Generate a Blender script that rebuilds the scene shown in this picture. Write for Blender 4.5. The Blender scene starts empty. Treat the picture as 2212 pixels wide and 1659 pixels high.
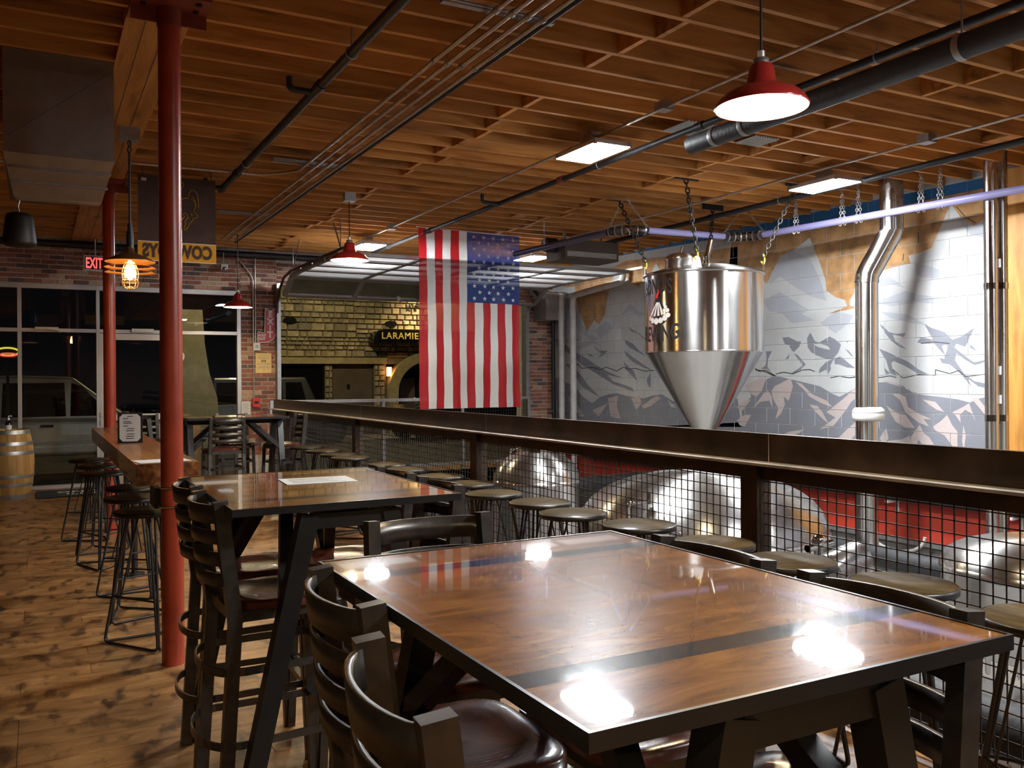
import bpy, bmesh, math, random
from math import sin, cos, pi, sqrt, atan2
from mathutils import Vector, Matrix
R = math.radians
random.seed(11)
sc = bpy.context.scene
C = sc.collection

# ---------------------------------------------------------------- camera, world, exposure
F, HX, HY, H = 1909.0, 1106.0, 819.0, 1.5          # focal length and horizon in photo pixels, eye height
TH = math.atan((1106 - 80) / F)                    # the rails vanish at pixel x = 80
ct, st = cos(TH), sin(TH)
ROLL = R(0.4)
cam = bpy.data.cameras.new('camera')
cam.sensor_width = 36.0
cam.lens = 36.0 * F / 2212.0
cam.shift_y = -(829.5 - HY) / 2212.0
cam.clip_start, cam.clip_end = 0.03, 200
camo = bpy.data.objects.new('camera', cam)
C.objects.link(camo)
camo.location = (0, 0, H)
camo.rotation_euler = (Matrix.Rotation(-TH, 3, 'Z') @ Matrix.Rotation(R(90), 3, 'X') @ Matrix.Rotation(-ROLL, 3, 'Z')).to_euler()
sc.camera = camo

wd = bpy.data.worlds.new('night')
sc.world = wd
wd.use_nodes = True
wd.node_tree.nodes['Background'].inputs[0].default_value = (0.0022, 0.0024, 0.003, 1)
wd.node_tree.nodes['Background'].inputs[1].default_value = 1.0
sc.view_settings.view_transform = 'Standard'
sc.view_settings.look = 'None'
sc.view_settings.gamma = 1
sc.view_settings.use_curve_mapping = False
sc.view_settings.exposure = 0.0
sc.cycles.use_denoising = True
sc.cycles.sample_clamp_indirect = 6.0
sc.cycles.max_bounces = 8
sc.cycles.diffuse_bounces = 4
sc.cycles.transparent_max_bounces = 16

LED_POWER = 390.0        # radiance of the high-bay diffusers
BULB_POWER = 1500.0      # radiance of the bulbs in the red shades

def ray(px, py):
    dx, dy = px - HX, py - 829.5
    dx, dy = dx * cos(ROLL) - dy * sin(ROLL), dx * sin(ROLL) + dy * cos(ROLL)
    a = dx / F
    return Vector((a * ct + st, -a * st + ct, (HY - 829.5 - dy) / F))
O3 = Vector((0, 0, H))
def onZ(px, py, z): r = ray(px, py); return O3 + r * ((z - H) / r.z)
def onX(px, py, x): r = ray(px, py); return O3 + r * (x / r.x)
def onY(px, py, y): r = ray(px, py); return O3 + r * (y / r.y)
def atD(px, py, d): return O3 + ray(px, py) * d

def lamp(name, kind, loc, power, col, size=0.1, rot=None, spot=None):
    l = bpy.data.lights.new(name, kind); l.energy = power; l.color = col
    if kind == 'AREA': l.size = size
    else: l.shadow_soft_size = size
    if kind == 'SPOT': l.spot_size = spot; l.spot_blend = 0.8
    o = bpy.data.objects.new(name, l); o.location = loc
    if rot: o.rotation_euler = rot
    C.objects.link(o); return o
# the street outside: a wall washer over the shop front and a street lamp
lamp('wall_washer_light', 'SPOT', (11.4, 25.2, 5.0), 1500, (1.0, 0.72, 0.36), 0.15, (R(12), 0, 0), R(120))
lamp('street_light', 'POINT', (5.5, 20.5, 6.5), 900, (1.0, 0.82, 0.42), 0.25)

# ---------------------------------------------------------------- materials
def nodes(name):
    m = bpy.data.materials.new(name); m.use_nodes = True
    nt = m.node_tree; b = nt.nodes['Principled BSDF']
    return m, nt, b
def N(nt, t, **kw):
    n = nt.nodes.new(t)
    for k, v in kw.items():
        if k in n.inputs: n.inputs[k].default_value = v
        else: setattr(n, k, v)
    return n
def L(nt, a, b): nt.links.new(a, b)
def rgba(c): return (c[0], c[1], c[2], 1)
def coords(nt, scale=(1, 1, 1), kind='Object', rnd=False):
    tc = N(nt, 'ShaderNodeTexCoord'); mp = N(nt, 'ShaderNodeMapping')
    mp.inputs['Scale'].default_value = scale
    if kind == 'World':
        g = N(nt, 'ShaderNodeNewGeometry'); L(nt, g.outputs['Position'], mp.inputs['Vector'])
    else:
        L(nt, tc.outputs[kind], mp.inputs['Vector'])
    if rnd:
        oi = N(nt, 'ShaderNodeObjectInfo'); mu = N(nt, 'ShaderNodeMath', operation='MULTIPLY'); mu.inputs[1].default_value = 53.0
        L(nt, oi.outputs['Random'], mu.inputs[0])
        co = N(nt, 'ShaderNodeCombineXYZ')
        for i in range(3): L(nt, mu.outputs[0], co.inputs[i])
        L(nt, co.outputs[0], mp.inputs['Location'])
    return mp.outputs['Vector']
def ramp(nt, fac, stops):
    r = N(nt, 'ShaderNodeValToRGB'); cr = r.color_ramp
    while len(cr.elements) < len(stops): cr.elements.new(0.5)
    for e, (p, c) in zip(cr.elements, stops): e.position = p; e.color = rgba(c)
    L(nt, fac, r.inputs['Fac']); return r.outputs['Color']
MATS = {}
def plain(name, col, rough=0.5, metal=0.0, var=0.15, scale=6.0, bump=0.0, bscale=40.0, coat=0.0, world=False, spec=0.5, rvar=0.0):
    m, nt, b = nodes(name)
    b.inputs['Roughness'].default_value = rough
    b.inputs['Metallic'].default_value = metal
    b.inputs['Specular IOR Level'].default_value = spec
    if coat: b.inputs['Coat Weight'].default_value = coat; b.inputs['Coat Roughness'].default_value = 0.05
    v = coords(nt, kind='World' if world else 'Object')
    n = N(nt, 'ShaderNodeTexNoise', Scale=scale, Detail=5.0); L(nt, v, n.inputs['Vector'])
    lo = [max(0, c * (1 - var)) for c in col]; hi = [min(1, c * (1 + var)) for c in col]
    L(nt, ramp(nt, n.outputs['Fac'], [(0.3, lo), (0.7, hi)]), b.inputs['Base Color'])
    if rvar:
        mr = N(nt, 'ShaderNodeMapRange'); mr.inputs['To Min'].default_value = max(0.02, rough - rvar); mr.inputs['To Max'].default_value = rough + rvar
        L(nt, n.outputs['Fac'], mr.inputs['Value']); L(nt, mr.outputs[0], b.inputs['Roughness'])
    if bump:
        n2 = N(nt, 'ShaderNodeTexNoise', Scale=bscale, Detail=4.0); L(nt, v, n2.inputs['Vector'])
        bp = N(nt, 'ShaderNodeBump', Strength=bump, Distance=0.01); L(nt, n2.outputs['Fac'], bp.inputs['Height']); L(nt, bp.outputs[0], b.inputs['Normal'])
    MATS[name] = m; return m
def wood(name, dark, mid, light, scale=(1, 12, 12), rough=0.55, rnd=True, coat=0.0, bump=0.15, knots=0.0, detail=8.0, spread=0.25, kind='Object'):
    m, nt, b = nodes(name)
    b.inputs['Roughness'].default_value = rough
    if coat: b.inputs['Coat Weight'].default_value = coat; b.inputs['Coat Roughness'].default_value = 0.03
    v = coords(nt, scale, kind, rnd)
    n = N(nt, 'ShaderNodeTexNoise', Scale=1.0, Detail=detail, Roughness=0.6, Distortion=0.6); L(nt, v, n.inputs['Vector'])
    col = ramp(nt, n.outputs['Fac'], [(0.5 - spread, dark), (0.5, mid), (0.5 + spread, light)])
    if rnd:
        oi = N(nt, 'ShaderNodeObjectInfo'); mr = N(nt, 'ShaderNodeMapRange'); mr.inputs['To Min'].default_value = 0.78; mr.inputs['To Max'].default_value = 1.18
        L(nt, oi.outputs['Random'], mr.inputs['Value'])
        hs = N(nt, 'ShaderNodeHueSaturation'); L(nt, col, hs.inputs['Color']); L(nt, mr.outputs[0], hs.inputs['Value']); col = hs.outputs['Color']
    if knots:
        v2 = coords(nt, tuple(s * 0.35 + 0.6 for s in scale), kind, rnd)
        k = N(nt, 'ShaderNodeTexNoise', Scale=1.3, Detail=6.0); L(nt, v2, k.inputs['Vector'])
        kr = ramp(nt, k.outputs['Fac'], [(0.58, (1, 1, 1)), (0.70, (1 - knots,) * 3)])
        mx = N(nt, 'ShaderNodeMixRGB', blend_type='MULTIPLY'); mx.inputs['Fac'].default_value = 1
        L(nt, col, mx.inputs['Color1']); L(nt, kr, mx.inputs['Color2']); col = mx.outputs['Color']
    L(nt, col, b.inputs['Base Color'])
    if bump:
        bp = N(nt, 'ShaderNodeBump', Strength=bump, Distance=0.004); L(nt, n.outputs['Fac'], bp.inputs['Height']); L(nt, bp.outputs[0], b.inputs['Normal'])
    MATS[name] = m; return m
def perobj(name, cols, rough=0.85, bump=0.35, nscale=30.0, var=0.25):
    """bricks and stones: a colour per object, mottled"""
    m, nt, b = nodes(name); b.inputs['Roughness'].default_value = rough
    oi = N(nt, 'ShaderNodeObjectInfo')
    r = N(nt, 'ShaderNodeValToRGB'); r.color_ramp.interpolation = 'CONSTANT'
    while len(r.color_ramp.elements) < len(cols): r.color_ramp.elements.new(0.5)
    for i, (e, c) in enumerate(zip(r.color_ramp.elements, cols)): e.position = i / len(cols); e.color = rgba(c)
    g_ = N(nt, 'ShaderNodeNewGeometry'); ad = N(nt, 'ShaderNodeMath', operation='ADD'); L(nt, oi.outputs['Random'], ad.inputs[0]); L(nt, g_.outputs['Random Per Island'], ad.inputs[1])
    fr_ = N(nt, 'ShaderNodeMath', operation='FRACT'); L(nt, ad.outputs[0], fr_.inputs[0]); L(nt, fr_.outputs[0], r.inputs['Fac'])
    v = coords(nt, kind='World')
    n = N(nt, 'ShaderNodeTexNoise', Scale=nscale, Detail=5.0); L(nt, v, n.inputs['Vector'])
    g = ramp(nt, n.outputs['Fac'], [(0.3, (1 - var,) * 3), (0.7, (1 + var,) * 3)])
    mx = N(nt, 'ShaderNodeMixRGB', blend_type='MULTIPLY'); mx.inputs['Fac'].default_value = 1
    L(nt, r.outputs['Color'], mx.inputs['Color1']); L(nt, g, mx.inputs['Color2']); L(nt, mx.outputs['Color'], b.inputs['Base Color'])
    bp = N(nt, 'ShaderNodeBump', Strength=bump, Distance=0.01); L(nt, n.outputs['Fac'], bp.inputs['Height']); L(nt, bp.outputs[0], b.inputs['Normal'])
    MATS[name] = m; return m
def emit(name, col, s):
    m, nt, b = nodes(name)
    b.inputs['Base Color'].default_value = (0.8, 0.8, 0.8, 1)
    b.inputs['Emission Color'].default_value = rgba(col); b.inputs['Emission Strength'].default_value = s
    MATS[name] = m; return m
def glass(name, tint=(1, 1, 1), rough=0.0, ior=1.5):
    m, nt, b = nodes(name); nt.nodes.remove(b); out = nt.nodes['Material Output']
    t = N(nt, 'ShaderNodeBsdfTransparent'); t.inputs[0].default_value = rgba(tint)
    g = N(nt, 'ShaderNodeBsdfGlossy'); g.inputs['Roughness'].default_value = rough
    f = N(nt, 'ShaderNodeFresnel'); f.inputs['IOR'].default_value = ior
    mx = N(nt, 'ShaderNodeMixShader'); L(nt, f.outputs[0], mx.inputs[0]); L(nt, t.outputs[0], mx.inputs[1]); L(nt, g.outputs[0], mx.inputs[2]); L(nt, mx.outputs[0], out.inputs[0])
    MATS[name] = m; return m
def translucent(name, col, tr=0.5, trans=0.0, rough=0.6):
    m, nt, b = nodes(name); out = nt.nodes['Material Output']
    v = coords(nt); n = N(nt, 'ShaderNodeTexNoise', Scale=60.0, Detail=3.0); L(nt, v, n.inputs['Vector'])
    c = ramp(nt, n.outputs['Fac'], [(0.3, [x * 0.9 for x in col]), (0.7, col)])
    L(nt, c, b.inputs['Base Color']); b.inputs['Roughness'].default_value = rough
    t = N(nt, 'ShaderNodeBsdfTranslucent'); L(nt, c, t.inputs[0])
    mx = N(nt, 'ShaderNodeMixShader'); mx.inputs[0].default_value = tr
    L(nt, b.outputs[0], mx.inputs[1]); L(nt, t.outputs[0], mx.inputs[2]); last = mx.outputs[0]
    if trans:
        tp = N(nt, 'ShaderNodeBsdfTransparent'); m2 = N(nt, 'ShaderNodeMixShader'); m2.inputs[0].default_value = trans
        L(nt, last, m2.inputs[1]); L(nt, tp.outputs[0], m2.inputs[2]); last = m2.outputs[0]
    L(nt, last, out.inputs[0]); MATS[name] = m; return m

# floor boards: warm brown, mottled and scuffed
def floor_mat():
    m, nt, b = nodes('floor_wood')
    v = coords(nt, (4.5, 11.0, 1.0), 'World')
    n = N(nt, 'ShaderNodeTexNoise', Scale=1.0, Detail=9.0, Roughness=0.62, Distortion=0.5); L(nt, v, n.inputs['Vector'])
    col = ramp(nt, n.outputs['Fac'], [(0.26, (0.10, 0.042, 0.012)), (0.48, (0.27, 0.125, 0.039)), (0.72, (0.43, 0.22, 0.08))])
    oi = N(nt, 'ShaderNodeObjectInfo'); mr = N(nt, 'ShaderNodeMapRange'); mr.inputs['To Min'].default_value = 0.80; mr.inputs['To Max'].default_value = 1.15
    L(nt, oi.outputs['Random'], mr.inputs['Value'])
    hs = N(nt, 'ShaderNodeHueSaturation'); L(nt, col, hs.inputs['Color']); L(nt, mr.outputs[0], hs.inputs['Value'])
    v2 = coords(nt, (10.0, 4.5, 1.0), 'World')
    n2 = N(nt, 'ShaderNodeTexNoise', Scale=1.0, Detail=6.0); L(nt, v2, n2.inputs['Vector'])
    k = ramp(nt, n2.outputs['Fac'], [(0.53, (1, 1, 1)), (0.64, (0.28, 0.25, 0.25))])
    mx = N(nt, 'ShaderNodeMixRGB', blend_type='MULTIPLY'); mx.inputs['Fac'].default_value = 1
    L(nt, hs.outputs['Color'], mx.inputs['Color1']); L(nt, k, mx.inputs['Color2']); L(nt, mx.outputs['Color'], b.inputs['Base Color'])
    b.inputs['Roughness'].default_value = 0.42
    bp = N(nt, 'ShaderNodeBump', Strength=0.25, Distance=0.004); L(nt, n.outputs['Fac'], bp.inputs['Height']); L(nt, bp.outputs[0], b.inputs['Normal'])
    MATS['floor_wood'] = m
floor_mat()
# glossy resin table top over brown wood; fine scratches soften part of the shine
def tabletop_mat():
    m, nt, b = nodes('table_wood')
    v = coords(nt, (5.0, 16.0, 8.0), 'Object')
    n = N(nt, 'ShaderNodeTexNoise', Scale=0.9, Detail=9.0, Roughness=0.6, Distortion=1.2); L(nt, v, n.inputs['Vector'])
    col = ramp(nt, n.outputs['Fac'], [(0.30, (0.10, 0.034, 0.006)), (0.5, (0.235, 0.088, 0.015)), (0.72, (0.37, 0.155, 0.035))])
    L(nt, col, b.inputs['Base Color'])
    b.inputs['Roughness'].default_value = 0.27
    b.inputs['Specular IOR Level'].default_value = 0.03
    b.inputs['Coat Weight'].default_value = 0.9; b.inputs['Coat Roughness'].default_value = 0.025
    v2 = coords(nt, (40.0, 90.0, 1.0), 'Object')
    n2 = N(nt, 'ShaderNodeTexNoise', Scale=1.0, Detail=4.0); L(nt, v2, n2.inputs['Vector'])
    bp = N(nt, 'ShaderNodeBump', Strength=0.02, Distance=0.002); L(nt, n2.outputs['Fac'], bp.inputs['Height']); L(nt, bp.outputs[0], b.inputs['Normal'])
    MATS['table_wood'] = m
tabletop_mat()
plain('table_black', (0.012, 0.013, 0.016), 0.30, 0.0, 0.3, 20, coat=0.9, spec=0.02)
plain('rim_black', (0.020, 0.019, 0.018), 0.32, 0.3, 0.2)
wood('joist_wood', (0.27, 0.098, 0.018), (0.53, 0.225, 0.048), (0.64, 0.31, 0.085), (1.2, 14, 14), 0.7, knots=0.55)
wood('deck_wood', (0.22, 0.085, 0.018), (0.38, 0.16, 0.038), (0.46, 0.21, 0.06), (8, 1.2, 8), 0.8, rnd=False)
wood('beam_wood', (0.27, 0.11, 0.018), (0.46, 0.20, 0.038), (0.58, 0.28, 0.06), (14, 1.2, 14), 0.6, rnd=False, knots=0.5)
wood('panel_wood', (0.42, 0.17, 0.025), (0.60, 0.27, 0.05), (0.70, 0.36, 0.09), (10, 10, 1.0), 0.55, rnd=False, knots=0.4)
wood('counter_wood', (0.075, 0.022, 0.006), (0.20, 0.070, 0.018), (0.33, 0.135, 0.042), (22, 1.6, 22), 0.36, rnd=False, coat=0.2, spread=0.16)
wood('barrel_wood', (0.30, 0.15, 0.035), (0.47, 0.26, 0.075), (0.56, 0.34, 0.12), (10, 10, 1.2), 0.6, knots=0.4)
wood('stool_wood', (0.030, 0.018, 0.007), (0.062, 0.040, 0.016), (0.105, 0.073, 0.033), (22, 3, 22), 0.5, rnd=True, coat=0.06)
wood('seat_wood', (0.045, 0.011, 0.006), (0.095, 0.024, 0.012), (0.15, 0.042, 0.02), (4, 18, 18), 0.26, rnd=True, coat=0.6, bump=0.03)
MATS['stool_wood'].node_tree.nodes['Principled BSDF'].inputs['Specular IOR Level'].default_value = 0.04
plain('gunmetal', (0.085, 0.076, 0.068), 0.34, 0.75, 0.2, 30, rvar=0.06)
plain('rod_black', (0.035, 0.032, 0.030), 0.36, 0.6, 0.2)
plain('rail_steel', (0.060, 0.036, 0.024), 0.38, 0.55, 0.5, 5, rvar=0.08, world=True)
plain('rail_ledge', (0.50, 0.45, 0.41), 0.34, 0.35, 0.3, 7, rvar=0.08, world=True)
plain('wire_black', (0.045, 0.034, 0.025), 0.45, 0.5, 0.3)
plain('galvanised', (0.42, 0.43, 0.44), 0.38, 0.8, 0.15, 20)
plain('conduit_grey', (0.56, 0.52, 0.48), 0.36, 0.75, 0.12, 20)
plain('pipe_black', (0.020, 0.020, 0.022), 0.5, 0.1, 0.3)
plain('insulation_black', (0.022, 0.023, 0.026), 0.55, 0.0, 0.3, bump=0.2)
plain('column_red', (0.30, 0.040, 0.016), 0.30, 0.0, 0.2, 5, rvar=0.05)
plain('bracket_red', (0.20, 0.035, 0.016), 0.5, 0.0, 0.2)
plain('enamel_red', (0.36, 0.022, 0.018), 0.22, 0.0, 0.06, coat=0.5)
plain('enamel_white', (0.85, 0.83, 0.78), 0.35, 0.0, 0.02)
plain('brass_dark', (0.30, 0.16, 0.07), 0.34, 0.85, 0.15)
plain('stainless', (0.78, 0.76, 0.73), 0.20, 1.0, 0.05, 3, rvar=0.04)
plain('stainless_dull', (0.52, 0.51, 0.49), 0.28, 1.0, 0.06, 5, rvar=0.05)
for nm_, r_ in (('stainless', .22), ('stainless_dull', .30)):      # brushed round the vessel: reflections streak upright
    nt_ = MATS[nm_].node_tree; b_ = nt_.nodes['Principled BSDF']; tg = N(nt_, 'ShaderNodeTangent', direction_type='RADIAL', axis='Z')
    L(nt_, tg.outputs[0], b_.inputs['Tangent']); b_.inputs['Anisotropic'].default_value = 0.8; b_.inputs['Anisotropic Rotation'].default_value = 0.25
plain('chrome', (0.75, 0.75, 0.75), 0.08, 1.0, 0.02)
plain('duct_metal', (0.36, 0.34, 0.32), 0.42, 0.85, 0.1, 9)
plain('speaker_black', (0.012, 0.012, 0.013), 0.5)
plain('aluminium', (0.55, 0.52, 0.50), 0.36, 0.55, 0.06)
plain('door_steel', (0.36, 0.35, 0.34), 0.42, 0.5, 0.1)
plain('mortar', (0.62, 0.57, 0.51), 0.95, 0, 0.2, 30, bump=0.3, world=True)
perobj('brick_mix', [(0.27, 0.095, 0.058), (0.34, 0.135, 0.08), (0.19, 0.085, 0.062), (0.42, 0.23, 0.14), (0.30, 0.115, 0.075), (0.13, 0.082, 0.072), (0.47, 0.31, 0.20), (0.36, 0.155, 0.10)])
perobj('stone_mix', [(0.30, 0.25, 0.16), (0.36, 0.30, 0.19), (0.24, 0.20, 0.14), (0.33, 0.28, 0.19), (0.19, 0.17, 0.13), (0.40, 0.33, 0.22)], nscale=9)
plain('stone_mortar', (0.12, 0.105, 0.08), 0.95)
plain('stone_dressed', (0.36, 0.30, 0.17), 0.85, bump=0.2)
plain('block_pale', (0.51, 0.515, 0.515), 0.75, 0, 0.07, 3.0, bump=0.25, bscale=60, world=True)
plain('wall_grey', (0.30, 0.31, 0.34), 0.8, 0, 0.1, 3.0, world=True)
plain('mural_dark', (0.205, 0.212, 0.245), 0.75, 0, 0.06, 3, world=True, bump=0.2, bscale=60)
plain('mural_mid', (0.40, 0.415, 0.455), 0.75, 0, 0.05, 3, world=True, bump=0.2, bscale=60)
plain('mural_pink', (0.49, 0.415, 0.40), 0.75, 0, 0.05, 3, world=True, bump=0.2, bscale=60)
plain('mural_tan', (0.44, 0.245, 0.105), 0.85, 0, 0.35, 6, world=True, bump=0.5, bscale=30)
plain('mural_blue', (0.012, 0.115, 0.30), 0.7, 0, 0.2, 4, world=True)
plain('mural_black', (0.03, 0.03, 0.035), 0.8)
plain('mural_joint', (0.45, 0.45, 0.46), 0.9, 0, 0.2, 8, world=True)
plain('paint_red', (0.40, 0.035, 0.018), 0.55, 0, 0.15, 4, world=True)
plain('concrete', (0.27, 0.26, 0.25), 0.7, 0, 0.25, 3, world=True, bump=0.2)
plain('concrete_dark', (0.10, 0.095, 0.09), 0.8, 0, 0.3, 3, world=True)
plain('wall_dark', (0.10, 0.075, 0.06), 0.85, 0, 0.2, 2, world=True)
plain('asphalt', (0.045, 0.043, 0.04), 0.8, 0, 0.3, 4, world=True)
plain('stucco', (0.50, 0.45, 0.33), 0.9, 0, 0.15, 5, bump=0.3)
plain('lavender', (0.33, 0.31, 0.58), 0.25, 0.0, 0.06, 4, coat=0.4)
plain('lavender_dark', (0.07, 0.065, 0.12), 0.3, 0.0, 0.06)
plain('paper', (0.78, 0.77, 0.75), 0.8, 0, 0.03)
plain('paper_yellow', (0.80, 0.58, 0.24), 0.8, 0, 0.04)
plain('ink', (0.03, 0.03, 0.03), 0.8)
plain('ink_grey', (0.25, 0.24, 0.23), 0.8)
plain('sign_red', (0.50, 0.045, 0.045), 0.45, 0, 0.1)
plain('white_paint', (0.80, 0.79, 0.77), 0.5, 0, 0.05)
plain('logo_pink', (0.60, 0.53, 0.49), 0.6)
plain('exit_dark', (0.05, 0.008, 0.008), 0.4)
plain('alarm_red', (0.70, 0.02, 0.015), 0.4)
plain('banner_brown', (0.070, 0.042, 0.035), 0.85, 0, 0.15, 8)
plain('banner_gold', (0.66, 0.33, 0.012), 0.8, 0, 0.08)
plain('mat_navy', (0.020, 0.024, 0.034), 0.95, 0, 0.3, 60, bump=0.4, bscale=300)
plain('hook_yellow', (0.75, 0.55, 0.02), 0.45)
plain('chain_dark', (0.035, 0.03, 0.027), 0.5, 0.6)
plain('chain_zinc', (0.62, 0.61, 0.60), 0.3, 0.9)
plain('pvc', (0.62, 0.60, 0.58), 0.45)
plain('car_silver', (0.42, 0.41, 0.39), 0.32, 0.5, 0.05, coat=0.6)
plain('car_black', (0.010, 0.010, 0.011), 0.25, 0.2, 0.1, coat=0.6)
plain('car_grey', (0.055, 0.056, 0.058), 0.3, 0.4, 0.05, coat=0.6)
plain('car_glass', (0.006, 0.006, 0.007), 0.06, 0, 0.1)
plain('rubber', (0.012, 0.012, 0.012), 0.8)
plain('boulder_tan', (0.60, 0.34, 0.16), 0.8, 0, 0.3, 9, bump=0.4)
plain('gold_letter', (0.75, 0.60, 0.14), 0.5)
plain('blue_label', (0.04, 0.12, 0.45), 0.5)
plain('corrugated', (0.55, 0.54, 0.53), 0.4, 0.7, 0.1)
plain('leaf_green', (0.05, 0.20, 0.04), 0.6)
emit('led_face', (0.93, 0.97, 1.0), LED_POWER)
emit('bulb_warm', (1.0, 0.80, 0.48), BULB_POWER)
emit('filament', (1.0, 0.50, 0.14), 300)
emit('sconce', (1.0, 0.42, 0.10), 9)
emit('exit_glow', (1.0, 0.05, 0.04), 1.6)
emit('neon_yellow', (0.9, 0.75, 0.05), 1.0)
emit('neon_red', (1.0, 0.06, 0.05), 1.0)
glass('glass', (0.86, 0.88, 0.87))
glass('glass_bulb', (1, 0.95, 0.85), 0.02)
glass('clear_plastic', (0.86, 0.86, 0.90), 0.08, 1.6)
translucent('frosted', (0.95, 0.96, 0.97), 0.92)
translucent('flag_red', (0.52, 0.012, 0.02), 0.42, 0.05)
translucent('flag_white', (0.90, 0.89, 0.88), 0.36, 0.04)
translucent('flag_blue', (0.022, 0.055, 0.26), 0.40, 0.14)

# ---------------------------------------------------------------- mesh helpers
class MB:
    def __init__(s): s.v = []; s.f = []; s.sm = []; s.mi = []; s.cur = 0
    def add(s, vs, fs, smooth=False):
        o = len(s.v); s.v.extend([tuple(p) for p in vs])
        for f in fs: s.f.append(tuple(i + o for i in f)); s.sm.append(smooth); s.mi.append(s.cur)
        return s
    def box(s, x0, x1, y0, y1, z0, z1):
        return s.add([(x0,y0,z0),(x1,y0,z0),(x1,y1,z0),(x0,y1,z0),(x0,y0,z1),(x1,y0,z1),(x1,y1,z1),(x0,y1,z1)],
              [(0,3,2,1),(4,5,6,7),(0,1,5,4),(1,2,6,5),(2,3,7,6),(3,0,4,7)])
    def bar(s, p, q, w, h, up=(0, 0, 1)):
        p, q, up = Vector(p), Vector(q), Vector(up); d = (q - p).normalized()
        if abs(d.dot(up)) > 0.98: up = Vector((0, 1, 0))
        a = d.cross(up).normalized(); b = a.cross(d).normalized(); a = a * w / 2; b = b * h / 2
        return s.add([p-a-b, p+a-b, p+a+b, p-a+b, q-a-b, q+a-b, q+a+b, q-a+b],
              [(0,3,2,1),(4,5,6,7),(0,1,5,4),(1,2,6,5),(2,3,7,6),(3,0,4,7)])
    def tube(s, p, q, r, r2=None, n=10, caps=True):
        p, q = Vector(p), Vector(q); r2 = r if r2 is None else r2
        d = (q - p).normalized(); a = d.orthogonal().normalized(); b = d.cross(a)
        ring = lambda c, k: [c + (a * cos(2*pi*i/n) + b * sin(2*pi*i/n)) * k for i in range(n)]
        s.add(ring(p, r) + ring(q, r2), [(i, (i+1) % n, n + (i+1) % n, n + i) for i in range(n)], True)
        if caps:
            s.add(ring(p, r), [tuple(range(n))[::-1]]); s.add(ring(q, r2), [tuple(range(n))])
        return s
    def path(s, pts, r, n=8, closed=False, caps=True):
        pts = [Vector(p) for p in pts]; k = len(pts); rings = []
        t0 = (pts[1] - pts[0]).normalized(); a = t0.orthogonal().normalized()
        for i, p in enumerate(pts):
            if closed: t = (pts[(i+1) % k] - pts[i-1]).normalized()
            else: t = (pts[min(i+1, k-1)] - pts[max(i-1, 0)]).normalized()
            a = (a - t * a.dot(t)).normalized(); b = t.cross(a)
            rings.append([p + (a * cos(2*pi*j/n) + b * sin(2*pi*j/n)) * r for j in range(n)])
        vs = [v for rg in rings for v in rg]; fs = []
        for i in range(k if closed else k - 1):
            i2 = (i + 1) % k
            for j in range(n): fs.append((i*n+j, i*n+(j+1) % n, i2*n+(j+1) % n, i2*n+j))
        s.add(vs, fs, True)
        if caps and not closed: s.add(rings[0], [tuple(range(n))[::-1]]); s.add(rings[-1], [tuple(range(n))])
        return s
    def lathe(s, prof, n=24, c=(0, 0, 0), smooth=True, a0=0.0, a1=2*pi):
        full = abs(a1 - a0 - 2*pi) < 1e-6; k = n if full else n + 1
        vs = []; fs = []
        for r, z in prof:
            for i in range(k):
                t = a0 + (a1 - a0) * i / n; vs.append((c[0] + r*cos(t), c[1] + r*sin(t), c[2] + z))
        for j in range(len(prof) - 1):
            for i in range(n):
                i2 = (i + 1) % k if full else i + 1
                fs.append((j*k+i, j*k+i2, (j+1)*k+i2, (j+1)*k+i))
        return s.add(vs, fs, smooth)
    def disc(s, c, r, n=24, up=1):
        vs = [(c[0]+r*cos(2*pi*i/n), c[1]+r*sin(2*pi*i/n), c[2]) for i in range(n)]
        return s.add(vs, [tuple(range(n)) if up > 0 else tuple(range(n))[::-1]])
    def prism(s, poly, fn, t0, t1):
        """poly (u,v) list -> solid between fn(u,v,t0) and fn(u,v,t1)"""
        n = len(poly); a = [fn(u, v, t0) for u, v in poly]; b = [fn(u, v, t1) for u, v in poly]
        s.add(a + b, [tuple(range(n))[::-1], tuple(range(n, 2*n))] + [(i, (i+1) % n, n+(i+1) % n, n+i) for i in range(n)])
        return s
    def sphere(s, c, r, n=14, m=8, sz=1.0):
        return s.lathe([(max(1e-4, r*sin(pi*j/m)), -r*sz*cos(pi*j/m)) for j in range(m+1)], n, c)
    def mesh(s, name, mats):
        me = bpy.data.meshes.new(name); me.from_pydata(s.v, [], s.f)
        if not isinstance(mats, (list, tuple)): mats = [mats]
        for m in mats: me.materials.append(MATS[m])
        me.polygons.foreach_set('use_smooth', s.sm); me.polygons.foreach_set('material_index', s.mi)
        me.update(); return me
    def build(s, name, mats, parent=None):
        return obj(name, s.mesh(name, mats), parent)
def obj(name, me, parent=None, loc=None, rotz=None):
    o = bpy.data.objects.new(name, me); C.objects.link(o)
    if parent is not None: o.parent = parent
    if loc is not None: o.location = loc
    if rotz is not None: o.rotation_euler = (0, 0, rotz)
    return o
def tag(o, label, cat, group=None):
    o['label'] = label; o['category'] = cat
    if group: o['group'] = group
    return o
def thing(name, label, cat, loc=(0, 0, 0), rotz=0, group=None):
    o = obj(name, None, None, loc, rotz); o.empty_display_size = 0.1
    return tag(o, label, cat, group)
def struct(o): o['kind'] = 'structure'; return o
def stuff(o): o['kind'] = 'stuff'; return o
def lab(o, text): o['label'] = text; return o
KIDS = {}
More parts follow.
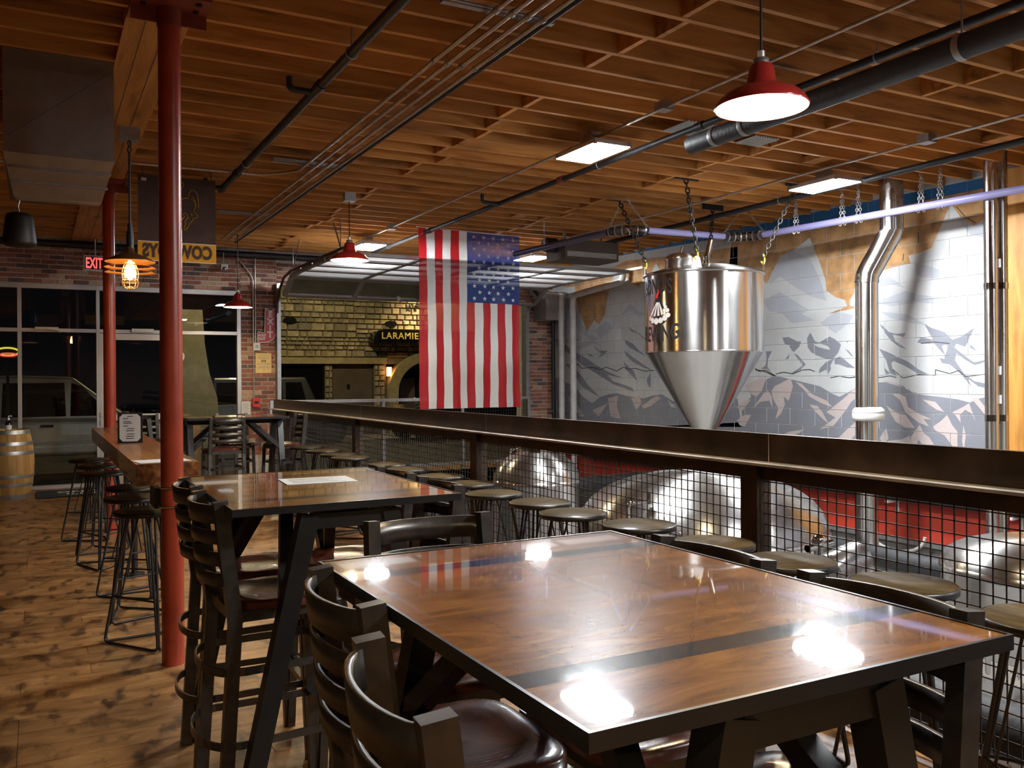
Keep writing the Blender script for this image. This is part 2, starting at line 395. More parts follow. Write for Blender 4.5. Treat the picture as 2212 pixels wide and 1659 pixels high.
def dup(root, loc, rotz=0, label=None, group=None):
    r = root.copy(); C.objects.link(r); r.location = loc; r.rotation_euler = (0, 0, rotz)
    if label: r['label'] = label
    if group: r['group'] = group
    if root.name not in KIDS:
        KIDS[root.name] = [(ch, [g for g in ALLCH(ch)]) for ch in ALLCH(root)]
    for ch, gs in KIDS[root.name]:
        c = ch.copy(); C.objects.link(c); c.parent = r
        for g in gs:
            d = g.copy(); C.objects.link(d); d.parent = c
    return r
def ALLCH(o): return [x for x in C.objects if x.parent == o]
def text(s, size, mat, extrude=0.0, bold=0.0, sx=1.0, ax='CENTER', name='lettering', space=1.0):
    """lettering mesh in its own xy plane"""
    cu = bpy.data.curves.new('t', 'FONT'); cu.body = s; cu.size = size; cu.extrude = extrude; cu.offset = bold
    cu.align_x = ax; cu.align_y = 'CENTER'; cu.resolution_u = 4; cu.space_character = space
    o = bpy.data.objects.new('t', cu); C.objects.link(o)
    bpy.context.view_layer.update()
    me = bpy.data.meshes.new_from_object(o.evaluated_get(bpy.context.evaluated_depsgraph_get()))
    bpy.data.objects.remove(o); bpy.data.curves.remove(cu)
    me.materials.clear(); me.materials.append(MATS[mat]); me.name = name
    for v in me.vertices: v.co.x *= sx
    if sx < 0: me.flip_normals()
    return me
def text_on(me, fn):
    for v in me.vertices: v.co = Vector(fn(v.co.x, v.co.y, v.co.z))
    return me
ORD = ['first', 'second', 'third', 'fourth', 'fifth', 'sixth', 'seventh', 'eighth', 'ninth', 'tenth', 'eleventh', 'twelfth', 'thirteenth', 'fourteenth', 'fifteenth', 'sixteenth']
def chain_mesh(mb, p, q, link=0.045, wire=0.005, sag=0.0):
    p, q = Vector(p), Vector(q); d = q - p; n = max(2, int(d.length / (link * 0.72))); t = d.normalized()
    a = t.orthogonal().normalized(); b = t.cross(a)
    for i in range(n):
        c = p + d * ((i + 0.5) / n); w = a if i % 2 else b
        pts = [c + t * (link/2) * cos(2*pi*k/10) + w * (link*0.30) * sin(2*pi*k/10) for k in range(10)]
        mb.path(pts, wire, 4, closed=True)
    return mb
# ================================================================ the setting
WX, WY, JZ = 8.4, 14.0, 3.50          # mural wall, street wall, underside of the joists
RX = 3.05                             # plane of the guard rail
# ---- floor: base slab with separate boards where the photo shows it
fl = struct(MB().box(-7, 3.14, -6, WY + 0.25, -0.25, -0.006).box(3.14, WX, 13.45, WY + 0.25, -0.25, -0.006).build('floor', 'floor_wood'))
PW, PL = 0.18, 1.22
plank_cache = {}
def plank(x0, x1, y0):
    k = round(x1 - x0, 2)
    if k not in plank_cache:
        plank_cache[k] = MB().box(0.0012, k - 0.0012, 0.0012, PW - 0.0012, -0.006, 0).mesh('plank', 'floor_wood')
    obj('plank', plank_cache[k], fl, (x0, y0, 0))
ny = 0; y = 0.9
while y < 13.3:
    x = -1.3 - random.choice((0.0, 0.3, 0.61, 0.9))
    xe = 3.13
    while x < xe - 0.02:
        x1 = min(x + PL, xe)
        if x1 > -1.0: plank(x, x1, y)
        x = x1
    y += PW
struct(MB().box(3.14, WX + 0.2, -6, 13.45, -1.7, -1.5).build('floor_lower', 'concrete'))
struct(MB().box(3.10, 3.14, -6, 13.45, -1.5, -0.006).box(3.14, WX, 13.45, 13.5, -1.5, -0.006).build('wall_platform', 'concrete_dark'))

# ---- ceiling: deck with every joist and every blocking piece
ce = struct(MB().box(-7, WX + 0.2, -6, WY + 0.25, 3.81, 3.86).build('ceiling', 'deck_wood'))
BX0, BX1 = 0.44, 0.765
jr = MB().box(0, WX - BX1, -0.019, 0.019, 0, 0.288).mesh('joist', 'joist_wood')
jl = MB().box(0, BX0 + 7, -0.019, 0.019, 0, 0.288).mesh('joist', 'joist_wood')
JS = 0.305; JY0 = 5.108 - 26 * JS
joists = [JY0 + k * JS for k in range(0, 56) if JY0 + k * JS < WY - 0.05]
for jy in joists:
    obj('joist', jr, ce, (BX1, jy, JZ)); obj('joist', jl, ce, (-7, jy, JZ))
bl = MB().box(-0.019, 0.019, 0.019, JS - 0.019, 0, 0.235).mesh('blocking', 'joist_wood')
for bx in (3.16, 5.62):
    for i, jy in enumerate(joists[:-1]):
        if jy < -1.5: continue
        t = (i * 7 + int(bx * 10)) % 11
        if t in (4, 8): continue
        obj('blocking', bl, ce, (bx + (0.022 if i % 2 else -0.022) + (0.10 if t > 8 else 0), jy, JZ + 0.004))
flat = MB().box(-0.02, 0.13, 0.019, JS - 0.019, 0, 0.05).mesh('blocking', 'joist_wood')
for bx, by in ((6.35, 5.7), (6.7, 7.55), (5.2, 9.4), (7.2, 4.4)):
    jy = min(joists, key=lambda q: abs(q - by)); obj('blocking', flat, ce, (bx, jy, JZ + 0.01))
bm_ = struct(MB().box(BX0, BX1, -6, WY, 3.495, 3.81).build('trim_1', 'beam_wood'))
MB().box(BX0 + 0.10, BX0 + 0.104, -6, WY, 3.4935, 3.50).box(BX0 + 0.21, BX0 + 0.214, -6, WY, 3.4935, 3.50).build('beam_seam', 'ink', bm_)

# ---- street wall: brick piers and header, every brick in relief
wb = struct(MB().box(-7, 2.78, WY + .012, WY + .25, 2.89, 3.86).box(2.78, 3.33, WY + .012, WY + .25, -0.2, 3.86)
            .box(3.33, 7.75, WY + .012, WY + .25, 3.02, 3.86).box(7.75, WX + .2, WY + .012, WY + .25, -1.5, 3.86).build('wall_back', 'mortar'))
BL, BH, JT = 0.190, 0.0545, 0.013
bricks = []
def lay(x0, x1, z0, z1, ph=0):
    row = 0; z = z0
    while z + BH <= z1 + 0.02:
        x = x0 - ((BL + JT) / 2 if (row + ph) % 2 else 0)
        while x < x1 - 0.03:
            a, b = max(x, x0), min(x + BL, x1)
            if b - a > 0.03: bricks.append((a, b, z))
            x += BL + JT
        z += BH + JT; row += 1
lay(-0.75, 2.775, 2.895, 3.50); lay(2.785, 3.325, 0.35, 3.50, 1); lay(7.755, WX - 0.01, 0.78, 3.2); lay(3.335, 7.745, 3.03, 3.35)
def key(b): c = Vector(((b[0] + b[1]) / 2, WY, b[2])); return (b[2] > 3.02 and b[0] > 3.3, (c - O3).length)
bricks.sort(key=key)
bc = {}; rest = MB()
for i, (a, b, z) in enumerate(bricks):
    if i < 300:
        k = round(b - a, 2)
        if k not in bc: bc[k] = MB().box(0, k, 0, 0.05, 0, BH).mesh('brick', 'brick_mix')
        obj('brick', bc[k], wb, (a, WY + random.uniform(-0.003, 0.003), z))
    else:
        rest.box(a, b, WY, WY + 0.05, z, z + BH)
if rest.v: stuff(rest.build('brick_rest', 'brick_mix', wb))
# ---- mural wall of painted concrete block
wr = struct(MB().box(WX + .005, WX + .2, -6, WY + .25, -1.5, 3.86).build('wall_right', 'mural_joint'))
YA, ZA, BLY, BLZ = 5.15, 0.70, 0.406, 0.203
blocks = []
blk = {}
for r_ in range(14):
    y = YA - (BLY / 2 if r_ % 2 else 0)
    while y < WY - 0.03:
        a, b = max(y, YA), min(y + BLY, WY)
        z0 = ZA + r_ * BLZ; z1 = min(z0 + BLZ, 3.52)
        if b - a > 0.05: blocks.append((a + 0.0012, b - 0.0012, z0 + 0.0015, z1 - 0.0015))
        y += BLY
blocks.sort(key=lambda q: (O3 - Vector((WX, q[0], q[2]))).length)
rest = MB()
for i, (a, b, z0, z1) in enumerate(blocks):
    if i < 300:
        k = (round(b - a, 2), round(z1 - z0, 2))
        if k not in blk:
            l_, h_ = b - a, z1 - z0; e = 0.002
            blk[k] = MB().add([(.005,0,0),(.005,l_,0),(.005,l_,h_),(.005,0,h_),(0,e,e),(0,l_-e,e),(0,l_-e,h_-e),(0,e,h_-e)],
                              [(4,7,6,5),(0,4,5,1),(1,5,6,2),(2,6,7,3),(3,7,4,0)]).mesh('block', 'block_pale')
        obj('block', blk[k], wr, (WX, a, z0))
    else:
        rest.box(WX, WX + .005, a, b, z0, z1)
if rest.v: stuff(rest.build('block_rest', 'block_pale', wr))
MB().box(WX, WX + .013, -6, WY, 0.13, 0.70).box(WX, WX + .013, -6, 5.15, 0.70, 3.52).build('painted_band', 'wall_grey', wr)
MB().box(WX - .02, WX + .013, -6, WY, -0.28, 0.13).build('red_band', 'paint_red', wr)
MB().box(WX - .03, WX + .013, -6, WY, -0.33, -0.28).build('band_trim', 'galvanised', wr)
MB().box(WX, WX + .013, -6, WY, -1.5, -0.33).build('lower_wall', 'concrete_dark', wr)
# painted shapes of the mural, traced as (crop, points); each is laid onto the block faces, joints stay open
CR = {'A': (1592, 700, 3.568), 'B': (1592, 300, 3.568), 'C': (1100, 440, 3.568)}
def clip(poly, a, b, z0, z1):
    for ax, lim, sgn in ((0, a, 1), (0, b, -1), (1, z0, 1), (1, z1, -1)):
        out = []
        for i in range(len(poly)):
            p, q = poly[i - 1], poly[i]
            ip, iq = (p[ax] - lim) * sgn >= 0, (q[ax] - lim) * sgn >= 0
            if ip != iq:
                t = (lim - p[ax]) / (q[ax] - p[ax]); out.append((p[0] + (q[0]-p[0])*t, p[1] + (q[1]-p[1])*t))
            if iq: out.append(q)
        poly = out
        if len(poly) < 3: return []
    return poly
def paint(name, mat, shapes, lift):
    mb = MB()
    for crop, pts in shapes:
        if crop:
            ox, oy, s = CR[crop]; poly = [(p.y, p.z) for p in (onX(ox + x / s, oy + y / s, WX) for x, y in pts)]
        else: poly = pts
        y0, y1 = min(p[0] for p in poly), max(p[0] for p in poly); w0, w1 = min(p[1] for p in poly), max(p[1] for p in poly)
        for a, b, z0, z1 in blocks:
            if b < y0 or a > y1 or z1 < w0 or z0 > w1: continue
            c = clip(poly, a + .002, b - .002, z0 + .002, z1 - .002)
            if len(c) >= 3: mb.add([(WX - lift, p[0], p[1]) for p in c], [tuple(range(len(c)))])
    if not mb.f: return
    me = mb.mesh(name, mat); bm = bmesh.new(); bm.from_mesh(me); bmesh.ops.triangulate(bm, faces=bm.faces[:]); bm.to_mesh(me); bm.free()
    return obj(name, me, wr)
massif = [('A', [(0,760),(40,720),(30,640),(110,560),(90,500),(130,480),(170,420),(200,440),(290,395),(390,420),(520,450),(640,480),(750,545),(790,560),(870,520),(930,480),(1095,450),(1190,445),(1290,480),(1300,500),(1420,545),(1560,560),(1700,580),(1795,605),(1840,580),(1930,560),(2212,590),(2212,1120),(-900,1000),(-900,800)]),
          ('C', [(300,1360),(380,1340),(440,1380),(500,1400),(560,1480),(640,1540),(700,1490),(760,1470),(830,1460),(900,1480),(960,1490),(1040,1500),(1100,1480),(1180,1470),(1260,1520),(1500,1560),(1760,1500),(1790,1720),(300,1720)])]
paint('mural_mountains', 'mural_dark', massif, 0.0008)
paint('mural_haze', 'mural_mid', [
    ('B', [(1370,960),(1480,980),(1650,1040),(1880,1130),(1750,1110),(1600,1080),(1450,1070),(1380,1050)]),
    ('B', [(1080,1080),(1170,1060),(1230,1100),(1300,1150),(1180,1120),(1090,1120)]),
    ('B', [(1090,1250),(1300,1170),(1400,1200),(1890,1260),(1600,1280),(1400,1260),(1200,1290),(1090,1270)]),
    ('B', [(200,1250),(330,1180),(560,1320),(500,1350),(600,1400),(420,1420),(350,1350),(250,1330)]),
    ('B', [(1580,1320),(1700,1370),(1900,1560),(1750,1460)]), ('B', [(1100,1330),(1300,1350),(1480,1440),(1350,1420),(1180,1380)]),
    ('B', [(200,900),(420,860),(560,920),(640,1080),(690,1250),(560,1210),(430,1130),(330,1060),(250,1120)]),
    ('B', [(1700,620),(1900,600),(1900,760),(1800,740)]), ('B', [(640,1420),(760,1330),(900,1360),(860,1420),(760,1500)]),
    ('C', [(440,760),(500,780),(560,930),(620,1010),(700,1040),(640,1060),(560,1000),(480,920),(440,860)]),
    ('C', [(860,860),(930,770),(1000,830),(1050,850),(1000,870),(940,830)]), ('C', [(660,980),(740,900),(800,950),(760,1000),(700,1040)]),
    ('C', [(500,1120),(580,1060),(660,1060),(720,1100),(640,1080),(560,1120)]), ('C', [(360,880),(440,900),(470,1000),(400,1060),(360,1000)])], 0.0008)
paint('mural_bare_wall', 'mural_tan', [
    ('B', [(-40,760),(350,700),(640,640),(1280,505),(1640,435),(1910,372),(2212,310),(2212,420),(1900,500),(1900,620),(1830,672),(1720,600),(1650,500),(1620,560),(1560,700),(1500,840),(1400,880),(1320,900),(1340,960),(1200,990),(1080,1030),(910,1180),(870,1240),(870,1290),(920,1300),(840,1320),(700,1350),(850,1290),(830,1240),(760,1220),(690,1170),(680,1080),(640,960),(600,860),(560,760),(450,850),(340,900),(260,1050),(230,1120),(130,1020),(0,1060),(-60,1000)]),
    ('C', [(360,620),(430,640),(505,640),(530,820),(570,910),(600,985),(655,895),(690,930),(735,870),(755,730),(800,570),(850,500),(900,560),(950,620),(1000,640),(1040,560),(1080,570),(1130,460),(1170,520),(1160,580),(1400,560),(1760,560),(1760,330),(1440,380),(900,440),(700,540),(600,590)])], 0.0012)
paint('mural_sky_band', 'mural_blue', [('B', [(-1600,1010),(-1900,1060),(-1900,960),(-900,850),(0,690),(350,615),(1280,428),(1910,298),(2212,240),(2212,318),(1910,378),(1280,512),(640,645),(0,742),(-900,900)])], 0.0016)
paint('mural_rock_shadows', 'mural_dark', [
    ('A', [(350,105),(400,100),(470,135),(495,130),(480,175),(440,215),(425,205),(400,165),(370,155)]),
    ('A', [(545,180),(540,110),(565,65),(580,90),(600,130),(630,145),(715,95),(760,120),(805,160),(780,220),(740,270),(690,270),(610,240),(570,215)]),
    ('A', [(750,265),(800,250),(860,300),(915,340),(850,335),(790,310),(755,310)]), ('A', [(690,290),(750,265),(720,320),(725,345),(700,395),(690,350),(630,380),(640,340)]),
    ('A', [(220,210),(270,208),(240,270),(235,330),(265,370),(230,345),(185,345),(220,320),(230,270)]),
    ('A', [(435,225),(470,240),(530,310),(500,345),(440,380),(420,378),(480,340),(505,315),(480,280)]), ('A', [(830,190),(860,205),(900,255),(880,245),(850,210)]),
    ('A', [(840,130),(862,128),(850,145)]), ('A', [(370,275),(410,220),(400,265)]),
    ('A', [(1100,0),(1130,20),(1170,60),(1220,75),(1300,70),(1285,100),(1240,90),(1200,80),(1220,130),(1310,195),(1250,175),(1190,130),(1150,80)]),
    ('A', [(1445,0),(1500,30),(1600,60),(1660,120),(1720,100),(1830,30),(1760,175),(1690,150),(1675,180),(1720,215),(1790,270),(1830,295),(1920,275),(1920,290),(1830,315),(1760,275),(1690,225),(1680,280),(1750,380),(1830,440),(1925,460),(1925,495),(1860,480),(1780,420),(1810,485),(1720,380),(1640,310),(1580,300),(1560,260),(1600,270),(1600,240),(1520,150),(1420,150),(1390,140),(1420,100),(1510,120)]),
    ('A', [(1095,190),(1160,215),(1230,250),(1320,290),(1400,350),(1470,385),(1390,380),(1290,320),(1210,285),(1190,300),(1200,350),(1240,400),(1180,380),(1150,280)]),
    ('A', [(1130,330),(1180,380),(1150,390)]), ('A', [(1790,160),(1815,170),(1850,210),(1800,185)]), ('A', [(2080,30),(2212,40),(2212,240),(2140,170),(2100,180),(2090,110)]),
    ('C', [(915,945),(935,960),(1000,1000),(1050,1040),(1060,1060),(990,1000),(940,985)]), ('C', [(890,1050),(950,1075),(1000,1130),(1060,1175),(1000,1150),(930,1110),(900,1080)]),
    ('C', [(885,1130),(950,1180),(1050,1250),(1110,1290),(1030,1260),(950,1220),(900,1170)]), ('C', [(650,1090),(690,1130),(760,1135),(730,1165),(680,1190),(710,1160),(660,1110)]),
    ('C', [(350,1080),(440,1090),(500,1140),(560,1170),(620,1210),(680,1250),(750,1290),(820,1320),(870,1340),(800,1330),(760,1320),(800,1370),(870,1390),(950,1420),(960,1450),(880,1420),(800,1390),(720,1340),(640,1290),(560,1240),(500,1180),(420,1130)]),
    ('C', [(440,1240),(500,1260),(560,1330),(600,1390),(650,1440),(700,1490),(640,1460),(560,1410),(520,1340),(470,1280)]), ('C', [(880,1210),(920,1260),(960,1290),(990,1370),(950,1330),(900,1280)]),
    ('C', [(1060,1360),(1090,1300),(1090,1420),(1070,1400)]), ('C', [(600,1150),(640,1165),(650,1180),(620,1175)])], 0.0018)
paint('mural_rock_lights', 'mural_pink', [
    ('A', [(265,520),(290,480),(350,450),(415,415),(432,480),(400,590),(360,560),(370,620),(340,690),(295,735),(320,650),(280,580)]), ('A', [(200,540),(240,510),(270,560),(275,650),(250,590),(180,600),(120,650),(180,570)]),
    ('A', [(450,445),(500,460),(580,540),(690,590),(735,640),(650,610),(560,560),(520,510)]), ('A', [(560,620),(620,630),(660,680),(705,765),(660,730),(610,680)]),
    ('A', [(930,470),(930,560),(880,600),(850,650),(740,790),(640,810),(760,720),(690,680),(790,600),(840,560)]), ('A', [(930,740),(1100,700),(1100,800),(930,840),(830,930),(750,910),(840,820)]),
    ('A', [(310,880),(400,830),(520,810),(480,840),(390,880)]), ('A', [(540,890),(610,860),(590,890)]), ('A', [(1150,625),(1240,690),(1300,700),(1370,800),(1300,800),(1220,750)]),
    ('A', [(1200,540),(1240,535),(1300,560),(1320,640),(1380,680),(1500,735),(1440,730),(1480,790),(1400,760),(1300,680),(1260,590)]), ('A', [(1430,580),(1530,600),(1600,680),(1540,660),(1480,620)]),
    ('A', [(1110,430),(1190,440),(1290,490),(1180,460)]), ('A', [(1310,490),(1400,550),(1340,520)]), ('A', [(1510,790),(1570,750),(1620,700),(1660,780),(1700,830),(1700,990),(1600,860),(1530,820)]),
    ('A', [(1660,680),(1740,640),(1790,610),(1840,750),(1810,690),(1760,660),(1720,700),(1725,760),(1690,710)]), ('A', [(1340,870),(1410,775),(1440,840),(1480,870),(1545,970),(1450,960),(1400,890),(1380,950),(1340,960)]),
    ('A', [(1160,900),(1270,890),(1330,860),(1350,960),(1270,940),(1200,940)]), ('A', [(1745,780),(1765,860),(1750,980),(1735,900)]), ('A', [(1800,580),(1850,560),(1930,660),(1930,720),(1880,660),(1830,600)]),
    ('A', [(1100,880),(1150,800),(1170,880),(1130,930)]), ('A', [(2080,760),(2140,700),(2140,780),(2090,770)]), ('A', [(0,740),(60,700),(110,700),(60,790),(20,780)]), ('A', [(0,640),(60,590),(110,580),(40,670)]),
    ('A', [(60,470),(150,430),(230,410),(190,520),(150,560),(90,530)]),
    ('C', [(760,1500),(840,1480),(830,1560),(860,1659),(780,1640)]), ('C', [(940,1500),(1010,1480),(1020,1540),(980,1590)]), ('C', [(1020,1560),(1090,1510),(1140,1480),(1170,1500),(1090,1560),(1040,1580)]),
    ('C', [(450,1480),(520,1540),(580,1640),(540,1640),(480,1560)]), ('C', [(1220,1510),(1290,1570),(1250,1570)]), ('C', [(640,1590),(760,1540),(690,1640)])], 0.0022)
paint('mural_snow', 'block_pale', [('A', [(590,155),(640,150),(700,170),(722,198),(680,192),(620,175)]), ('A', [(1580,170),(1600,160),(1625,165),(1615,215),(1605,240)])], 0.0022)
def ribbon(pts, w):
    out = []
    for (x0, y0), (x1, y1) in zip(pts, pts[1:]):
        l_ = sqrt((x1-x0)**2 + (y1-y0)**2) or 1; nx, ny_ = -(y1-y0)/l_*w, (x1-x0)/l_*w
        out.append([(x0+nx, y0+ny_), (x1+nx, y1+ny_), (x1-nx, y1-ny_), (x0-nx, y0-ny_)])
    return out
cr = []
for c_, pts in (('A', [(140,340),(170,365),(220,355),(300,400)]), ('A', [(300,385),(360,370),(430,385),(500,355),(560,350),(600,365)]), ('A', [(720,415),(790,400),(870,415),(930,402),(1100,412),(1180,400),(1230,412)]),
                ('A', [(1200,350),(1280,415),(1350,402),(1400,388),(1530,396),(1530,352),(1640,382),(1710,357),(1760,405),(1920,386)]), ('A', [(2080,410),(2130,380)]), ('A', [(1420,150),(1520,138),(1640,150)]),
                ('C', [(440,1240),(500,1250),(530,1235),(560,1270),(640,1260),(700,1280),(750,1260),(830,1290),(880,1260),(920,1275),(980,1270),(1040,1290),(1120,1285)]), ('C', [(1900,1280),(1960,1290),(2050,1330)]),
                ('B', [(1400,720),(1398,810)]), ('B', [(1285,885),(1280,940)]), ('B', [(1690,520),(1760,600),(1840,650)])):
    cr += [(c_, q) for q in ribbon(pts, 3.0)]
paint('mural_cracks', 'mural_black', cr, 0.0026)
# ---- timber panel at the right end, and the walls behind the camera
pw = struct(MB().box(WX - .10, WX, 3.2, 5.30, 0.2, 3.5).build('trim_2', 'panel_wood'))
struct(MB().box(-7.2, -7, -6, WY + .25, -0.2, 3.86).build('wall_left', 'wall_dark'))
struct(MB().box(-7.2, WX + .2, -6.2, -6, -1.5, 3.86).build('wall_front', 'wall_dark'))

# ---- storefront glazing
def frame_bar(mb, x0, x1, z0, z1): mb.box(x0, x1, WY + .015, WY + .12, z0, z1)
w1 = MB()
for x0, x1 in ((-0.235, -0.185), (0.755, 0.80), (1.755, 1.80), (2.725, 2.785), (-1.6, -1.55), (-3.0, -2.95)): frame_bar(w1, x0, x1, 0, 2.84)
for z0, z1 in ((2.82, 2.888), (2.21, 2.26)): w1.box(-7, 2.778, WY + .026, WY + .114, z0, z1)
frame_bar(w1, -7, 0.755, 0.0, 0.05); frame_bar(w1, 1.80, 2.725, 0.0, 0.05)
w1 = struct(w1.build('window_1', 'aluminium'))
for x0, x1, z0, z1 in ((-0.185, 0.755, .05, 2.21), (-0.185, 2.725, 2.26, 2.82), (1.80, 2.725, .05, 2.21), (-1.55, -0.235, .10, 2.82), (-2.95, -1.6, .1, 2.82)):
    MB().box(x0, x1, WY + .065, WY + .071, z0, z1).build('pane', 'glass', w1)
cl = MB().box(-0.02, 0.27, WY - .03, WY + .02, 2.235, 2.275); cl.bar((0.12, WY - .05, 2.24), (0.30, WY - .09, 2.20), .02, .012); lab(cl.build('door_closer', 'conduit_grey', w1), 'grey hydraulic door closer')
d1 = MB().box(0.80, 0.885, WY + .012, WY + .08, 0.02, 2.20).box(1.67, 1.755, WY + .012, WY + .08, 0.02, 2.20).box(0.885, 1.67, WY + .012, WY + .08, 2.11, 2.20).box(0.885, 1.67, WY + .012, WY + .08, 0.02, 0.25)
d1 = struct(d1.build('door_1', 'aluminium'))
MB().box(0.885, 1.67, WY + .052, WY + .058, 0.25, 2.11).build('pane', 'glass', d1)
MB().box(0.885, 1.67, WY + .02, WY + .075, 0.94, 1.03).build('push_bar', 'aluminium', d1)
MB().box(0.80, 0.86, WY - .01, WY + .012, 0.99, 1.07).box(0.80, 0.85, WY - .01, WY + .012, 0.88, 0.95).build('lock', 'aluminium', d1)
MB().box(1.22, 1.52, WY - .04, WY + .02, 2.225, 2.275).build('door_closer', 'conduit_grey', d1)
# sticker on the glass
stk = MB(); q = onY(386, 770, WY + .058); stk.prism([(.085*cos(2*pi*i/20), .085*sin(2*pi*i/20)) for i in range(20)], lambda u, v, t: (q.x + u, WY + .060 - t, q.z + v), 0, .002)
stk = tag(stk.build('window_sticker', 'paper'), 'small round pale sticker with a green leaf on the street glass', 'sticker')
MB().prism([(-.02, .0), (-.01, .03), (.0, .045), (.012, .03), (.02, .0), (0, -.012)], lambda u, v, t: (q.x + u, WY + .058 - t, q.z + v + .01), 0, .001).build('leaf_print', 'leaf_green', stk)
MB().box(q.x - .05, q.x + .05, WY + .0565, WY + .058, q.z - .045, q.z - .032).build('print_line', 'ink_grey', stk)

# ---- overhead garage door, rolled up under the joists
GX0, GX1 = 3.36, 7.75
gd = thing('garage_door', 'open glazed overhead garage door with steel frame, lying under the joists', 'garage door')
prof = [(10.72, 3.09), (11.32, 3.09), (11.92, 3.09), (12.52, 3.09), (13.12, 3.07), (13.62, 2.80)]
for i, ((y0, z0), (y1, z1)) in enumerate(zip(prof, prof[1:])):
    p0, p1 = Vector((0, y0, z0)), Vector((0, y1, z1)); d = (p1 - p0).normalized(); up = Vector((0, -d.z, d.y))
    fr = MB()
    for s_ in (0.035, (p1 - p0).length - 0.035):
        c = p0 + d * s_; fr.bar((GX0, c.y, c.z), (GX1, c.y, c.z), .065, .045, up)
    xs = [GX0 + (GX1 - GX0) * k / 4 for k in range(5)]
    for x in xs:
        a, b = p0 + d * .03, p1 - d * .03; fr.bar((x, a.y, a.z), (x, b.y, b.z), .075, .044, up)
    sec = fr.build('door_section', 'door_steel', gd)
    for x0, x1 in zip(xs, xs[1:]):
        a, b = p0 + d * .06, p1 - d * .06
        MB().bar(((x0 + x1) / 2, a.y, a.z), ((x0 + x1) / 2, b.y, b.z), x1 - x0 - .07, .006, up).build('pane', 'glass' if i == 4 else 'frosted', sec)
for x in (GX0 - .05, GX1 + .05):
    tr = MB(); pts = [(x, 10.45, 3.12), (x, 13.05, 3.12), (x, 13.45, 3.07), (x, 13.72, 2.92), (x, 13.86, 2.72), (x, 13.88, 2.5), (x, 13.88, 0.0)]
    for a, b in zip(pts, pts[1:]): tr.bar(a, b, .028, .03)
    tr.build('track', 'rail_steel' if x < 5 else 'galvanised', gd)
hg = MB()
for (x, y) in ((GX0 - .05, 10.6), (GX0 - .05, 12.9)):
    hg.bar((x, y, 3.12), (x, y, 3.56), .035, .004, (1, 0, 0)); hg.bar((x, y, 3.14), (x, y - .42 if y > 12 else y + .35, 3.56), .035, .004, (1, 0, 0))
lab(hg.build('track_hanger', 'galvanised', gd), 'perforated steel angle hanger')
MB().bar((5.2, 13.58, 2.845), (5.2, 13.56, 2.79), .05, .05).build('door_tag', 'paper', gd)
hd = MB().box(3.42, 3.50, 13.58, 13.62, 2.81, 2.83).box(3.40, 3.43, 13.6, 13.65, 2.74, 2.83); hd.build('latch', 'hook_yellow', gd)
op = thing('door_opener', 'dark motor unit hung under the joists beside the garage door', 'door opener', (6.7, 10.35, 3.12))
MB().box(-.45, .42, -.25, .25, .0, .26).build('housing', 'wall_dark', op); MB().box(-.42, .38, -.262, -.25, .03, .10).build('cover', 'door_steel', op)
MB().tube((-.62, 0, .20), (-.45, 0, .20), .10, n=16).build('motor', 'speaker_black', op)
MB().bar((-.3, 0, .26), (-.3, 0, .42), .04, .01).bar((.3, 0, .26), (.3, 0, .42), .04, .01).build('hanger', 'galvanised', op)
# ================================================================ outside: street, shop front, vehicles
struct(MB().box(-25, 40, WY + .25, 60, -0.30, -0.16).build('ground', 'asphalt'))
SY = 26.0
sb = thing('stone_building', 'stone-faced shop building across the dark street with an arched entrance', 'building', (0, SY, 0))
DX0, DX1, WX0, WX1 = 7.85, 9.15, 6.2, 7.6
wl = MB().box(5.3, WX0, .04, .5, -0.3, 2.0).box(WX1, DX0, .04, .5, -0.3, 2.0).box(DX1, 9.55, .04, .5, -0.3, 2.0).box(5.3, 30, .04, .5, 2.0, 6.0).box(12.4, 30, .04, .5, -0.3, 2.0).box(WX0, WX1, .04, .5, -.3, .5)
wl = wl.build('wall', 'stone_mortar', sb)
stones = []
z = 2.22; random.seed(5)
def split(x0, x1, z0, z1):
    w, h = x1 - x0, z1 - z0
    if h > .24 and (w < h * 2.6 or h > .5 or random.random() < .5):
        m_ = z0 + h * random.uniform(.35, .65); split(x0, x1, z0, m_); split(x0, x1, m_, z1)
    elif w > .52 or (w > .30 and w > h * 2.4 and random.random() < .6):
        m_ = x0 + w * random.uniform(.3, .7); split(x0, m_, z0, z1); split(m_, x1, z0, z1)
    else: stones.append((x0 + .009, w - .018, z0 + .009, h - .018))
split(5.4, 11.2, 2.2, 4.1)
for x0, x1 in ((WX1 + .02, DX0 - .02), (DX1 + .02, 9.5)):
    z = .1
    while z < 1.9:
        h = random.choice((.15, .2, .25)); xm = x0 + (x1 - x0) * random.uniform(.35, .65)
        stones += [(x0, xm - x0 - .01, z, h), (xm + .01, x1 - xm - .01, z, h)]; z += h + .018
sm = {}; rest = MB()
for i, (x, w, z, h) in enumerate(sorted(stones, key=lambda s_: -s_[1] * s_[3])):
    w_, h_ = round(w, 1) if w > .3 else round(w * 20) / 20, round(h, 2)
    if i < 300:
        if (w_, h_) not in sm:
            e = .02
            sm[(w_, h_)] = MB().add([(0,.05,0),(w_,.05,0),(w_,.05,h_),(0,.05,h_),(e,-.01,e),(w_-e,-.02,e),(w_-e,-.01,h_-e),(e,-.02,h_-e)], [(4,5,6,7),(0,1,5,4),(1,2,6,5),(2,3,7,6),(3,0,4,7)]).mesh('stone', 'stone_mix')
        o = obj('stone', sm[(w_, h_)], sb, (x, random.uniform(-.02, .01), z)); o.scale = (w / w_, 1, h / h_)
    else: rest.box(x, x + w, -.01, .05, z, z + h)
if rest.v: stuff(rest.build('stone_rest', 'stone_mix', sb))
